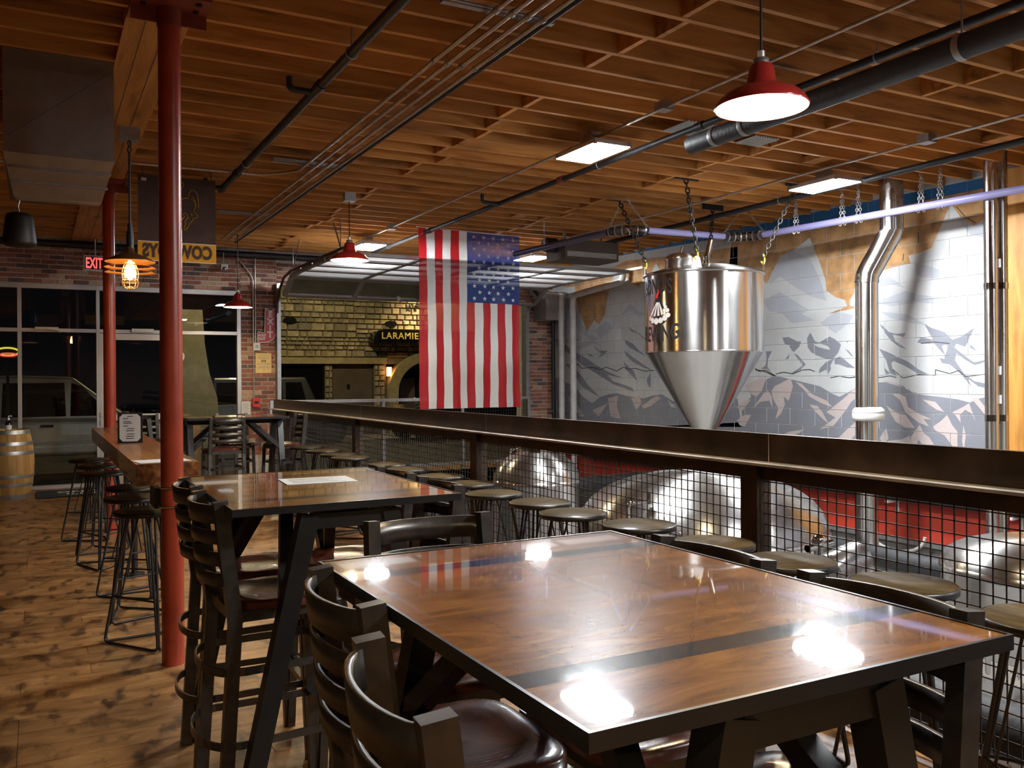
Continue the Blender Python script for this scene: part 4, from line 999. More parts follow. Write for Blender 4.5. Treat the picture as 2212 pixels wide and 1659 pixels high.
# caged filament lamp under the beam
p = onY(281, 566, 7.55)
e = thing('caged_lamp', 'bronze saucer pendant lamp with a glowing caged filament bulb, left of the red column', 'pendant lamp', (p.x, p.y, p.z))
z0 = p.z
MB().lathe([(.185, 0), (.186, .006), (.10, .05), (.035, .075), (.028, .12)], 36).lathe([(.026, .118), (.033, .072), (.098, .046), (.183, .002)], 36).build('shade', 'brass_dark', e)
for z, r in ((-.045, .190), (-.085, .186)): MB().lathe([(r, z), (r - .035, z + .012), (r - .036, z + .014), (r, z + .003)], 36).build('shade_ring', 'brass_dark', e)
MB().tube((0, 0, .10), (0, 0, .24), .026, n=14).tube((0, 0, .24), (0, 0, .30), .018, n=12).tube((0, 0, .30), (0, 0, .86), .009, n=8).build('stem', 'pipe_black', e)
chain_mesh(MB(), (0, 0, .86), (0, 0, 3.40 - z0), .05, .006).build('chain', 'chain_dark', e)
MB().box(-.075, .075, -.06, .06, 3.40 - z0, 3.494 - z0).build('ceiling_box', 'galvanised', e)
MB().lathe([(.012, .01), (.02, -.01), (.036, -.05), (.040, -.09), (.030, -.125), (.004, -.14)], 18).build('bulb', 'filament', e)
cg = MB()
for k in range(8):
    a = 2*pi*k/8; cg.path([(r * cos(a), r * sin(a), z) for r, z in ((.03, .0), (.052, -.04), (.062, -.09), (.056, -.14), (.062, -.16), (.05, -.20), (.012, -.215))], .0028, 5)
for r, z in ((.052, -.04), (.062, -.09), (.058, -.135), (.062, -.16), (.05, -.20)): cg.path([(r * cos(2*pi*k/20), r * sin(2*pi*k/20), z) for k in range(20)], .0028, 5, True)
cg.build('cage', 'brass_dark', e)
# LED high-bay fixtures
def highbay(label, x, y, z=3.33):
    t = thing('highbay_light', label, 'ceiling light', (x, y, z), 0, 'LED high-bay lights'); a, b = .165, .29
    MB().box(-a, a, -b, b, .012, .04).box(-a * .6, a * .6, -b * .8, b * .8, .04, .07).build('housing', 'aluminium', t)
    vs = [(-a, -b, .012), (a, -b, .012), (a, b, .012), (-a, b, .012), (-a, -b, .0035), (a, -b, .0035), (a, b, .0035), (-a, b, .0035)]
    MB().add(vs, [(7,6,5,4),(0,4,5,1)[::-1],(1,5,6,2)[::-1],(2,6,7,3)[::-1],(3,7,4,0)[::-1]]).build('diffuser', 'led_face', t); MB().box(-a-.006, a+.006, -b-.006, -b, .008, .04).box(-a-.006, a+.006, b, b+.006, .008, .04).box(-a-.006, -a, -b, b, .008, .04).box(a, a+.006, -b, b, .008, .04).build('edge_frame', 'aluminium', t)
    MB().box(-.05, .05, -.06, .06, .07, JZ - z).build('bracket', 'galvanised', t)
    cp = MB()
    for sx in (-1, 1):
        for sy in (-1, 1): cp.box(sx*a - .012, sx*a + .012, sy*b - .012, sy*b + .012, .0, .045)
    cp.build('corner_clip', 'galvanised', t)
    return t
for px, py, y, lb in ((1280, 333, 0, 'bright white LED high-bay light under the joists, centre of the picture'), (1780, 404, 0, 'bright white LED high-bay light under the joists near the mural wall'),
                   (795, 535, 0, 'far bright LED high-bay light behind the red pendant, over the garage door'), (1150, 560, 0, 'far bright LED high-bay light behind the flag')):
    q = onZ(px, py, 3.33); highbay(lb, q.x, q.y)
highbay('LED high-bay light behind the camera over the guard rail', 3.9, .30); highbay('LED high-bay light behind the camera over the brewery', 6.45, .30)

# ================================================================ pipes and conduits under the joists
def run(name, label, cat, pts, r, mat, n=12, group=None):
    t = thing(name, label, cat, (0, 0, 0), 0, group); MB().path(fillet(pts, .10, 5) if len(pts) > 2 else pts, r, n).build('pipe_run', mat, t); return t
def couplings(t, x, z, ys, r, mat='pipe_black', l_=.09):
    for y in ys: MB().tube((x, y - l_/2, z), (x, y + l_/2, z), r, n=12).build('coupling', mat, t)
def hangers(t, x, z, ys, mat='galvanised'):
    for y in ys: MB().tube((x, y, z + .03), (x, y, JZ + .05), .005, n=6).path([(x + .036*cos(2*pi*k/14), y, z + .036*sin(2*pi*k/14)) for k in range(14)], .004, 5, True).build('hanger', mat, t)
t = run('sprinkler_pipe', 'thick black sprinkler pipe under the joists at upper left centre', 'pipe', [(1.62, -3, 3.40), (1.62, 9.1, 3.40)], .030, 'pipe_black')
hangers(t, 1.62, 3.40, (4.95, 7.9)); couplings(t, 1.62, 3.40, (5.6, 8.3, 9.05), .037)
for y, m in ((5.75, 1), (9.0, 0)):
    MB().path(fillet([(1.62, y, 3.40), (1.46, y, 3.40), (1.46, y, 3.48)], .03), .022, 8).build('branch_elbow', 'pipe_black', t)
t = run('sprinkler_pipe', 'black sprinkler pipe crossing from the upper right over the flag', 'pipe', [(4.42, -3, 3.40), (4.42, 12.6, 3.40)], .026, 'pipe_black')
hangers(t, 4.42, 3.40, (3.6, 6.55, 9.6, 11.9)); couplings(t, 4.42, 3.40, (7.2,), .036, 'bracket_red'); couplings(t, 4.42, 3.40, (5.2, 10.4), .033)
MB().path(fillet([(4.42, 8.5, 3.40), (4.22, 8.5, 3.40), (4.22, 8.5, 3.49)], .04), .02, 8).build('branch_elbow', 'pipe_black', t)
t = run('sprinkler_pipe', 'black sprinkler pipe in front of the blue band of the mural wall', 'pipe', [(7.05, -3, 3.40), (7.05, 11.5, 3.40)], .030, 'pipe_black')
hangers(t, 7.05, 3.40, (4.3, 7.0, 9.5)); couplings(t, 7.05, 3.40, (6.2, 8.1), .037)
t = run('insulated_pipe', 'fat black insulated pipe at the upper right with steel bands', 'pipe', [(4.27, -3, 3.22), (4.27, 5.12, 3.22)], .068, 'insulation_black', 18)
for y in (2.95, 4.55, 4.85): MB().lathe([(.070, -.02), (.072, 0), (.070, .02)], 24).build('band', 'galvanised', t); ALL = C.objects[-1]; ALL.location = (4.27, y, 3.22); ALL.rotation_euler = (R(90), 0, 0)
MB().tube((4.27, 2.95, 3.29), (4.27, 2.95, JZ + .05), .006, n=6).build('hanger', 'galvanised', t)
for k, (x, z) in enumerate(((2.155, 3.455), (2.25, 3.455), (2.345, 3.455), (2.44, 3.455))):
    lb = ['leftmost', 'second', 'third', 'rightmost'][k]
    pts = [(x, -3, z), (x, 8.2, z), (x - .25, 8.5, z), (.75, 8.55, z)] if k == 0 else [(x, -3, z), (x, 12.6, z)]
    t = run('conduit', lb + ' of the four thin grey conduits running side by side under the joists', 'conduit', pts, .0135, 'conduit_grey', 8, 'parallel conduits')
    for y in (4.15, 5.0): MB().tube((x, y - .02, z), (x, y + .02, z), .019, n=8).build('clamp', 'galvanised', t)
run('black_pipe', 'thin black pipe beside the rightmost of the four conduits', 'pipe', [(2.475, -3, 3.455), (2.475, 12.8, 3.455)], .016, 'pipe_black', 8)
for k, y in enumerate((4.25, 8.05, 10.8)):
    t = thing('strut_channel', ['nearest', 'middle', 'farthest'][k] + ' short steel strut channel above the four conduits', 'strut', (2.22, y, 3.47), 0, 'strut channels')
    MB().box(-.34, .34, -.02, .02, .01, .05).build('channel', 'galvanised', t); MB().box(-.33, .33, -.024, -.020, .02, .026).box(-.33, .33, -.024, -.020, .036, .042).build('lip', 'white_paint', t)
t = run('conduit', 'thin grey conduit feeding the centre LED light', 'conduit', [(4.02, -3, 3.46), (4.02, 12.2, 3.46)], .012, 'conduit_grey', 8)
MB().box(3.97, 4.07, 5.07, 5.17, 3.44, 3.50).build('junction_box', 'duct_metal', t); MB().box(3.97, 4.07, 10.66, 10.77, 3.43, 3.50).build('junction_box', 'duct_metal', t)
t = run('conduit', 'thin grey conduit feeding the LED light near the mural', 'conduit', [(6.5, -3, 3.45), (6.5, 12, 3.45)], .012, 'conduit_grey', 8)
MB().box(6.45, 6.56, 4.76, 4.87, 3.43, 3.50).build('junction_box', 'duct_metal', t)
run('conduit', 'grey conduit crossing left behind the red columns', 'conduit', [(-1.5, 8.9, 3.44), (.42, 8.9, 3.44)], .012, 'conduit_grey', 8)
t = thing('corrugated_patch', 'pale corrugated metal patch in the ceiling above the fat black pipe', 'metal sheet', (0, 0, 0))
cm = MB(); n = 40
for (x0, x1, y0, y1, z, nm) in [(c_.x - w_, c_.x + w_, c_.y - l_, c_.y + l_, JZ - .012, 0) for c_, w_, l_ in ((onZ(1495, 277, JZ - .01), .17, .16), (onZ(1635, 304, JZ - .01), .13, .13))]:
    vs = []; fs = []
    for i in range(n + 1):
        x = x0 + (x1 - x0) * i / n; zz = z + .008 * sin(i * pi / 2.0)
        vs += [(x, y0, zz), (x, y1, zz)]
    for i in range(n): fs.append((2*i, 2*i+2, 2*i+3, 2*i+1))
    MB().add(vs, fs, True).build('sheet', 'corrugated', t)
# duct at upper left
du = thing('air_duct', 'dull rectangular sheet-metal air duct hanging at the upper left', 'duct')
x0, x1, y0 = -.17, .435, 6.05
MB().box(x0, x1, y0, y0 + 1.6, 2.88, 3.50).build('duct_box', 'duct_metal', du)
vs = [(x0, y0, 2.88), (x1, y0, 2.88), (x1, y0 + 1.6, 2.88), (x0, y0 + 1.6, 2.88), (x0 + .05, y0 + .22, 2.655), (x1 - .06, y0 + .22, 2.655), (x1 - .06, y0 + 1.5, 2.86), (x0 + .05, y0 + 1.5, 2.86)]
MB().add(vs, [(4,7,6,5),(0,4,5,1)[::-1],(1,5,6,2)[::-1],(2,6,7,3)[::-1],(3,7,4,0)[::-1]]).build('transition', 'duct_metal', du)
MB().add([(x0 + .02, y0 - .002, 2.97), (x1 - .01, y0 - .002, 3.44), (x1 - .01, y0 - .006, 3.435), (x0 + .02, y0 - .006, 2.965)], [(0, 1, 2, 3)]).box(x0 - .004, x1 + .004, y0 - .006, y0, 2.875, 2.885).build('crease', 'duct_metal', du)
MB().box(x0 + .02, x1 - .015, y0 + .062, y0 + .075, 2.80, 2.815).box(x0 + .035, x1 - .03, y0 + .135, y0 + .148, 2.725, 2.74).build('seam', 'galvanised', du)
spk = thing('pendant_speaker', 'black pendant loudspeaker hanging at the left below the duct', 'speaker', (onY(42, 495, 8.4).x, 8.4, onY(42, 495, 8.4).z))
MB().lathe([(.001, -.145), (.10, -.143), (.125, -.125), (.128, -.11), (.105, .09), (.095, .12), (.06, .135), (.001, .137)], 28).build('cabinet', 'speaker_black', spk)
MB().path([(0, 0, .135), (-.01, 0, .19), (0, 0, .23), (0, 0, 3.52 - spk.location.z)], .006, 6).build('hook', 'conduit_grey', spk)

# ================================================================ flag, banner
FX0, FX1, FY, FZ0, FZ1 = onY(905, 700, 10.55).x, onY(1123, 700, 10.55).x, 10.55, 1.5 - (888 - 826) / F * 11.6, 3.46
fw, fh = FX1 - FX0, FZ1 - FZ0
def fold(u, v): return .018 * sin(u * 26 + v * 2.2) * (0.3 + 0.7 * v) + .012 * sin(u * 11 - v * 5) + .006 * sin(v * 30 + u * 14)
def fpt(u, v, o=0): return (FX0 + fw * u + .02 * (1 - u) * v * .6, FY + fold(u, v) + o, FZ1 - fh * v - .025 * u * (1 - v))
fg = thing('hanging_flag', 'large American flag hung vertically from the joists before the garage opening', 'flag')
NV = 60; sub = 4
def cloth(u0, u1, v0, v1, mat, name):
    m = MB(); vs = []; fs = []; nu = max(2, int(round((u1 - u0) * 13 * sub))); nv = max(2, int((v1 - v0) * NV))
    for j in range(nv + 1):
        for i in range(nu + 1): vs.append(fpt(u0 + (u1 - u0) * i / nu, v0 + (v1 - v0) * j / nv))
    for j in range(nv):
        for i in range(nu): a = j * (nu + 1) + i; fs.append((a, a + 1, a + nu + 2, a + nu + 1))
    return m.add(vs, fs, True).build(name, mat, fg)
for k in range(13):
    cloth(k / 13, (k + 1) / 13, 0 if k < 6 else .40, 1, 'flag_red' if k % 2 == 0 else 'flag_white', 'stripe')
lab(cloth(6 / 13, 1, 0, .40, 'flag_blue', 'canton'), 'blue canton with white stars')
starm = None
for r_ in range(11):
    cols = 5 if r_ % 2 == 0 else 4
    for c in range(cols):
        u = 6 / 13 + 7 / 13 * ((c + .5 + (0 if cols == 5 else .5)) / 5 * .92 + .04); v = .40 * ((r_ + .7) / 11.4)
        if starm is None:
            pts = [((.034 if i % 2 == 0 else .0135) * sin(i * pi / 5), 0, (.034 if i % 2 == 0 else .0135) * cos(i * pi / 5)) for i in range(10)]
            starm = MB().add(pts, [tuple(range(10))[::-1]]).mesh('star', 'flag_white')
        o = obj('star', starm, fg, fpt(u, v, -.006))
MB().tube((FX0 - .03, FY, FZ1 + .005), (FX1 + .03, FY, FZ1 - .02), .008, n=8).build('hanging_rod', 'flag_white', fg)
YB = 8.9
bx0, bx1 = onY(298, 500, YB).x, onY(466, 500, YB).x; bz1, bz0 = onY(380, 383, YB).z, onY(380, 566, YB).z; gz = onY(380, 524, YB).z
bn = thing('hanging_banner', 'brown and gold banner with mirrored COWBOYS lettering hanging behind the red column', 'banner')
MB().box(bx0, bx1, YB, YB + .004, gz, bz1).build('brown_cloth', 'banner_brown', bn)
gb = MB().box(bx0 - .003, bx1 + .003, YB - .002, YB + .005, bz0, gz).build('gold_band', 'banner_gold', bn)
MB().box(bx0 - .003, bx1 + .003, YB - .003, YB - .002, gz - .006, gz).box(bx0 - .003, bx1 + .003, YB - .003, YB - .002, bz0, bz0 + .006).build('band_edge', 'paper', bn)
me = text('COWBOYS', .165, 'banner_brown', 0, .009, -1.0, space=1.05); xs_ = [v.co.x for v in me.vertices]; k = (bx1 - bx0) * .90 / (max(xs_) - min(xs_)); mid = (max(xs_) + min(xs_)) / 2
text_on(me, lambda x, y, z: ((bx0 + bx1) / 2 + (x - mid) * k, YB - .0045, (bz0 + gz) / 2 + y)); lab(obj('lettering', me, bn), 'mirrored brown letters COWBOYS')
def bpx(x, y): q = onY(290 + x / 7.374, 360 + y / 7.374, YB); return (q.x, YB - .004, q.z)
h1 = [(640,290),(700,320),(735,270),(690,220),(640,225)]
h2 = [(710,190),(790,280),(770,330),(730,370),(740,420),(715,490),(740,530),(790,505),(865,505),(865,430),(900,380),(950,380),(1000,430),(1015,560),(1020,660),(980,610),(945,540),(910,520),(935,480),(965,560),(970,640),(940,710),(1010,790),(990,815),(930,830),(930,860),(880,900),(840,980),(800,1015),(790,980),(820,910),(800,880),(830,830),(860,820),(830,750),(800,735),(780,760),(800,800),(750,850),(725,810),(690,850),(700,890),(660,1000),(645,1130)]
hm = MB().path([bpx(*q) for q in h1], .0035, 4).path([bpx(*q) for q in h2], .0035, 4).path([bpx(*q) for q in ((900,750),(930,775),(905,775),(900,750))], .003, 4)
lab(hm.build('outline_print', 'banner_gold', bn), 'thin gold outline drawing')
for x_ in (bx0 + .04, bx1 - .04): MB().tube((x_, YB + .002, bz1 - .01), (x_, YB + .002, 3.81), .003, n=6).build('cord', 'ink', bn)
MB().box(bx0 + .03, bx0 + .075, YB - .004, YB, bz1 - .06, bz1 - .03).build('cloth_label', 'paper', bn)
# ================================================================ signs on the street wall
q0 = onY(181, 583, 13.6); ex = thing('exit_sign', 'lit red EXIT sign hung from the header at the left', 'exit sign', (q0.x, 13.6, q0.z))
ew, eh = onY(226, 570, 13.6).x - q0.x, onY(181, 551, 13.6).z - q0.z
MB().box(0, ew, 0, .05, 0, eh).build('sign_case', 'white_paint', ex); MB().tube((ew * .55, .02, eh), (ew * .55, .02, 3.8 - q0.z), .008, n=8).build('stem', 'pvc', ex)
MB().box(.012, ew - .012, -.003, 0, .012, eh - .012).build('sign_face', 'exit_dark', ex)
me = text('EXIT', 1.0, 'exit_glow', .0, .03, space=1.05); xs_ = [v.co.x for v in me.vertices]; ys_ = [v.co.y for v in me.vertices]; kx, ky = ew * .80 / (max(xs_) - min(xs_)), eh * .74 / (max(ys_) - min(ys_)); mx_, my_ = (max(xs_) + min(xs_)) / 2, (max(ys_) + min(ys_)) / 2
text_on(me, lambda x, y, z: (ew / 2 + (x - mx_) * kx, -.006, eh / 2 + (y - my_) * ky)); lab(obj('lettering', me, ex), 'glowing red letters EXIT')
for sx in (.06, ew - .06): MB().sphere((sx, .02, eh + .02), .03, 10, 6).build('lamp_head', 'bracket_red', ex)
YS = WY - .06
def spx(x, y): q = onY(530 + x / 6.144, 640 + y / 6.144, YS); return (q.x, q.z)
pts = [spx(*q) for q in [(258,155),(330,190),(408,155),(410,480),(400,530),(370,575),(320,605),(250,618),(197,618),(180,640),(160,590),(158,490),(172,462),(190,470),(205,478),(252,478)]]
wo = thing('way_out_sign', 'curved red arrow sign reading EXIT and WAY OUT on the brick pier', 'sign', (0, 0, 0))
MB().prism(pts, lambda u, v, t_: (u, YS + t_, v), .0, .02).build('white_border', 'white_paint', wo)
cx, cz = sum(p_[0] for p_ in pts) / len(pts), sum(p_[1] for p_ in pts) / len(pts)
def inset(pp, d):
    out = []; n = len(pp); area = sum(pp[i][0]*pp[(i+1) % n][1] - pp[(i+1) % n][0]*pp[i][1] for i in range(n)); s = 1 if area > 0 else -1
    for i in range(n):
        a, b, c = Vector(pp[i-1]), Vector(pp[i]), Vector(pp[(i+1) % n]); e1 = (b-a).normalized(); e2 = (c-b).normalized()
        n1 = Vector((-e1.y, e1.x)) * s; n2 = Vector((-e2.y, e2.x)) * s; m_ = (n1 + n2); m_ = m_ / max(.4, m_.length_squared) * 2; out.append(tuple(b + m_ * d))
    return out
MB().prism(inset(pts, .011), lambda u, v, t_: (u, YS + t_, v), -.004, .0).build('red_panel', 'sign_red', wo)
for ch, x, y, s in (('E', 330, 245, .125), ('X', 330, 340, .125), ('I', 327, 425, .12), ('T', 326, 515, .135)):
    c = spx(x, y); me = text(ch, s, 'white_paint', .001, .006); text_on(me, lambda a, b, z: (c[0] + a, YS - .006 - z, c[1] + b)); obj('letter', me, wo)
for s_, x, y in (('WAY', 217, 520), ('OUT', 215, 565)):
    c = spx(x, y); me = text(s_, .056, 'white_paint', .001, .003); text_on(me, lambda a, b, z: (c[0] + a, YS - .006 - z, c[1] + b)); obj('lettering', me, wo)
YN = WY - .012
def npx(px, py): q = onY(px, py, YN); return q.x, q.z
a, b = npx(552, 806), npx(586, 763)
no = thing('posted_notice', 'yellow occupancy notice with the number 210 on the brick pier', 'notice')
MB().box(a[0], b[0], YN - .003, YN, a[1], b[1]).build('sheet', 'paper_yellow', no)
me = text('210', .05, 'ink', 0, .002); text_on(me, lambda x, y, z: ((a[0] + b[0]) / 2 + x, YN - .0036, a[1] + (b[1] - a[1]) * .60 + y)); lab(obj('number', me, no), 'printed number 210')
for k, (f, w) in enumerate(((.86, .5), (.77, .7), (.72, .7), (.48, .8), (.43, .8), (.33, .6), (.28, .85), (.23, .8), (.13, .2))):
    c = (a[0] + b[0]) / 2; hw = (b[0] - a[0]) / 2 * w; z = a[1] + (b[1] - a[1]) * f; MB().box(c - hw, c + hw, YN - .0036, YN - .003, z, z + .005).build('print_line', 'ink_grey', no)
a, b = npx(522, 900), npx(541, 867)
no = thing('posted_notice', 'grey printed paper posted low on the brick pier beside the window frame', 'notice')
MB().box(a[0], b[0], YN - .003, YN, a[1], b[1]).build('sheet', 'paper', no)
for k in range(9): z = b[1] - .03 - k * .022; MB().box(a[0] + .015, b[0] - .02 - .02 * (k % 2), YN - .0036, YN - .003, z, z + .006).build('print_line', 'ink_grey', no)
a, b = npx(545, 879), npx(560, 859)
al = thing('fire_alarm', 'small red fire alarm pull station on the brick pier', 'fire alarm'); MB().box(a[0], b[0], YN - .05, YN, a[1], b[1]).build('case', 'alarm_red', al)
MB().box(a[0] + .02, b[0] - .02, YN - .058, YN - .05, a[1] + .05, a[1] + .09).build('handle', 'ink', al)
a, b = npx(546, 757), npx(560, 741)
bx_ = thing('switch_box', 'small white electrical box with a label on the brick pier', 'electrical box'); MB().box(a[0], b[0], YN - .06, YN, a[1], b[1]).build('box_body', 'white_paint', bx_)
MB().box(a[0] + .02, b[0] - .02, YN - .062, YN - .06, a[1] + .04, a[1] + .05).box(a[0] + .03, b[0] - .03, YN - .062, YN - .06, a[1] + .07, a[1] + .08).build('print_line', 'blue_label', bx_)
v0 = npx(552, 870)[0]
t = thing('wall_conduit', 'pair of thin grey conduits running down the brick pier to the red alarm', 'conduit')
MB().path(fillet([(onY(513, 545, YN - .03).x, YN - .03, 3.40), (v0 - .035, YN - .03, 3.1), (v0 - .035, YN - .03, npx(552, 757)[1])], .06), .011, 8).build('bent_conduit', 'conduit_grey', t)
MB().tube((v0, YN - .03, npx(552, 757)[1]), (v0, YN - .03, 3.5), .011, n=8).tube((v0 - .03, YN - .03, npx(552, 870)[1]), (v0 - .03, YN - .03, npx(552, 750)[1]), .009, n=8).build('straight_conduit', 'conduit_grey', t)
t = thing('jamb_conduit', 'thin white conduit on the edge of the garage opening', 'conduit'); jx = npx(599, 700)[0]
MB().tube((jx, YN - .1, 1.0), (jx, YN - .1, 2.65), .009, n=8).build('tube_run', 'pvc', t)
struct(MB().box(3.30, 3.36, 13.86, 14.02, 0, 3.02).box(7.74, 7.80, 13.86, 14.02, 0, 3.02).build('trim_3', 'galvanised'))
c = onY(484, 580, 13.85); cm_ = thing('security_camera', 'small grey dome security camera under the header beside the banner', 'camera', (c.x, 13.85, c.z))
MB().box(-.05, .05, -.05, .05, -.02, .06).build('mount', 'conduit_grey', cm_); MB().sphere((0, -.05, -.01), .035, 12, 8).build('lens_ball', 'galvanised', cm_); MB().tube((-.01, 0, .06), (-.01, 0, 3.45 - c.z), .008, n=8).build('stem', 'conduit_grey', cm_)
run('header_pipe', 'black pipe along the top of the brick header', 'pipe', [(-.8, 13.9, 3.44), (5.5, 13.9, 3.44)], .05, 'pipe_black')
# ================================================================ hanging conical tank
tc = atD(1520, 700, 9.6); TX, TY, TR = tc.x, tc.y, .63
z_rim, z_cyl, z_cut, r_cut = 2.61, 1.775, .86, .10
ht = thing('conical_tank', 'shiny stainless conical fermenter hanging on chains in front of the mural', 'tank', (TX, TY, 0))
MB().lathe([(TR, z_cyl), (TR, z_rim)], 160).build('shell', 'stainless', ht)
MB().lathe([(.06, z_cut - .12), (.06, z_cut), (r_cut, z_cut + .02), (TR - .01, z_cyl - .012), (TR + .004, z_cyl - .004), (TR + .004, z_cyl + .008), (TR, z_cyl + .01)], 64).build('cone', 'stainless', ht)
MB().lathe([(TR + .001, z_rim - .02), (TR + .018, z_rim - .012), (TR + .018, z_rim + .008), (TR - .02, z_rim + .02), (TR * .6, z_rim + .085), (.12, z_rim + .12), (.001, z_rim + .125)], 64).build('lid', 'stainless_dull', ht)
toC = Vector((-TX, -TY, 0)).normalized(); rt = Vector((-toC.y, toC.x, 0))
def side(f, r=TR): return toC * (cos(f) * r) + rt * (sin(f) * r)
m_ = side(R(-45), .33); mw = MB().lathe([(.165, .0), (.165, .12), (.175, .125), (.175, .14), (.13, .185), (.001, .21)], 32, (m_.x, m_.y, z_rim + .02)).build('manway', 'stainless', ht)
MB().bar((m_.x, m_.y, z_rim + .22), (m_.x + .02, m_.y, z_rim + .29), .02, .02).build('manway_handle', 'chrome', mw)
m_ = side(R(8), .28); MB().tube((m_.x, m_.y, z_rim + .02), (m_.x, m_.y, z_rim + .17), .045, n=18).tube((m_.x, m_.y, z_rim + .17), (m_.x + .05, m_.y, z_rim + .34), .032, n=16).tube((m_.x, m_.y, z_rim + .09), (m_.x, m_.y, z_rim + .12), .058, n=18).build('outlet_pipe', 'chrome', ht)
for k, f in enumerate((-96, -6, 84, 174)):
    s_ = side(R(f)); n_ = s_.normalized(); tz = Vector((-n_.y, n_.x, 0))
    lp = [(-.055, -.03), (.055, -.03), (.04, .06), (.03, .10), (0, .115), (-.03, .10), (-.04, .06)]
    MB().prism(lp, lambda u, v, t_: tuple(Vector((s_.x, s_.y, z_rim + .02 + v)) + tz * u + n_ * t_), -.006, .006).build('lifting_lug', 'white_paint' if f == -6 else 'stainless_dull', ht)
TEXTC = R(-53)
def wrap(x, y, z, zc, fc=TEXTC, arch=0.0, r=TR):
    f = fc + x / r; s_ = side(f, r + .0007 + z * .3); return (s_.x, s_.y, zc + y + arch * x * x)
def subdiv(me, n=2):
    bm = bmesh.new(); bm.from_mesh(me); bmesh.ops.triangulate(bm, faces=bm.faces[:])
    bmesh.ops.subdivide_edges(bm, edges=[e_ for e_ in bm.edges if e_.calc_length() > .03], cuts=n); bmesh.ops.triangulate(bm, faces=bm.faces[:]); bm.to_mesh(me); bm.free(); return me
for s_, zc, sz, wid, ar_ in (("BOND'S", 2.46, .22, .50, -.18), ('BREWING', 1.955, .22, .66, .25)):
    me = text(s_, sz, 'speaker_black', 0, .005); xs_ = [v.co.x for v in me.vertices]; k = wid / (max(xs_) - min(xs_))
    text_on(me, lambda x, y, z: (x * k, y, z)); subdiv(me); text_on(me, lambda x, y, z: wrap(x, y, 0, zc, TEXTC, ar_))
    lab(obj('lettering', me, ht), 'black letters ' + s_)
FC = R(-49)
def disc2(cx, cy, r, sy=1.0, n=14): return [(cx + r * cos(2*pi*i/n), cy + r * sy * sin(2*pi*i/n)) for i in range(n)]
def flatshape(polys, mat, name, z):
    m_ = MB()
    for p_ in polys:
        m_.add([(x, y, 0) for x, y in p_], [tuple(range(len(p_)))])
    me = m_.mesh(name, mat); subdiv(me, 1); text_on(me, lambda x, y, zz: wrap(x, y, z, 2.155, FC)); return obj(name, me, ht)
flatshape([[(-.17, -.045), (-.10, -.085), (.0, -.10), (.10, -.085), (.175, -.03), (.17, .01), (-.17, .0)], [(-.15, .0), (.17, .02), (.06, .13), (.03, .20), (-.02, .2), (-.05, .11)]], 'speaker_black', 'logo_backing', 0)
flatshape([disc2(x, y, r, .85) for x, y, r in ((-.145, -.02, .03), (-.09, -.045, .036), (-.02, -.055, .04), (.05, -.05, .036), (.11, -.03, .034), (.155, .0, .03), (.145, .05, .026), (.12, .085, .022))]
          + [[(-.13, .02), (-.11, .0), (.0, .135), (-.01, .145)], [(-.07, .0), (-.035, .0), (.012, .14), (.0, .145)], [(.0, .0), (.035, .0), (.02, .14), (.008, .14)], [(.06, .0), (.095, .02), (.035, .14), (.022, .14)]], 'logo_pink', 'logo_rocks', .001)
flatshape([[(-.02, .19), (.0, .18), (.012, .205), (.028, .25), (.012, .285), (.01, .25), (-.012, .225)]], 'alarm_red', 'logo_flame', .0015)
for k, (f, dx, dy, lb) in enumerate(((-96, -.30, .10, 'left'), (-6, -.10, -.12, 'front'), (84, .34, -.05, 'right'), (174, .05, .35, 'rear'))):
    s_ = side(R(f)); a = Vector((TX + s_.x, TY + s_.y, z_rim + .12)); b = a + rt * dx - toC * dy; b.z = JZ + .01
    t = thing('lifting_chain', 'dark iron chain holding the ' + lb + ' lug of the hanging conical tank', 'chain', (0, 0, 0), 0, 'tank chains')
    chain_mesh(MB(), tuple(a + Vector((0, 0, .06))), tuple(b), .065, .008).build('links', 'chain_dark', t)
    MB().path(fillet([a + Vector((0, 0, .08)), a + Vector((.02, 0, .02)), a + Vector((0, 0, -.03)), a + Vector((-.03, 0, 0))], .015), .009, 6).build('hook', 'hook_yellow', t)
    MB().box(b.x - .16, b.x + .16, b.y - .008, b.y + .008, JZ - .005, JZ + .10).build('joist_plate', 'speaker_black', t)
# ================================================================ lavender grain auger tube
AZ_ = 3.18; AT = .038
au = thing('auger_tube', 'lavender plastic grain conveyor tube hung on chains below the joists', 'conveyor tube')
e1, e2 = onZ(1350, 494, AZ_), onZ(1607, 514, AZ_); e0 = onZ(1112, 549, AZ_); e3 = onZ(2212, 408, AZ_)
ee = e3 + (e3 - e2).normalized() * 3.0
rad = .30
def corner(a, b, c): a, b, c = Vector(a), Vector(b), Vector(c); return b + (a - b).normalized() * rad, b + (c - b).normalized() * rad
a1, b1 = corner(e0, e1, e2); a2, b2 = corner(e1, e2, ee)
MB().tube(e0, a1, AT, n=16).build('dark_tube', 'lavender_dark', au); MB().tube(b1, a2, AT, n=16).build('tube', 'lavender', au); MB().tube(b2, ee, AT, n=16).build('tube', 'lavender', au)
for a, m_, b in ((a1, e1, b1), (a2, e2, b2)):
    pts = [a.lerp(m_, s / 12).lerp(m_.lerp(b, s / 12), s / 12) for s in range(13)]
    el = MB().path(pts, AT + .012, 14, caps=False).build('clear_elbow', 'clear_plastic', au)
    rb = MB()
    for s in range(1, 12, 2):
        d = (pts[s + 1] - pts[s - 1]).normalized(); rb.tube(pts[s] - d * .006, pts[s] + d * .006, AT + .02, n=14)
    rb.build('rib', 'chain_zinc', el)
spots = [(e1, -.12), (e1, .12), (e2, -.12), (e2, .12)]
hang = [atD(1818, 0, 1), ]
k = 0
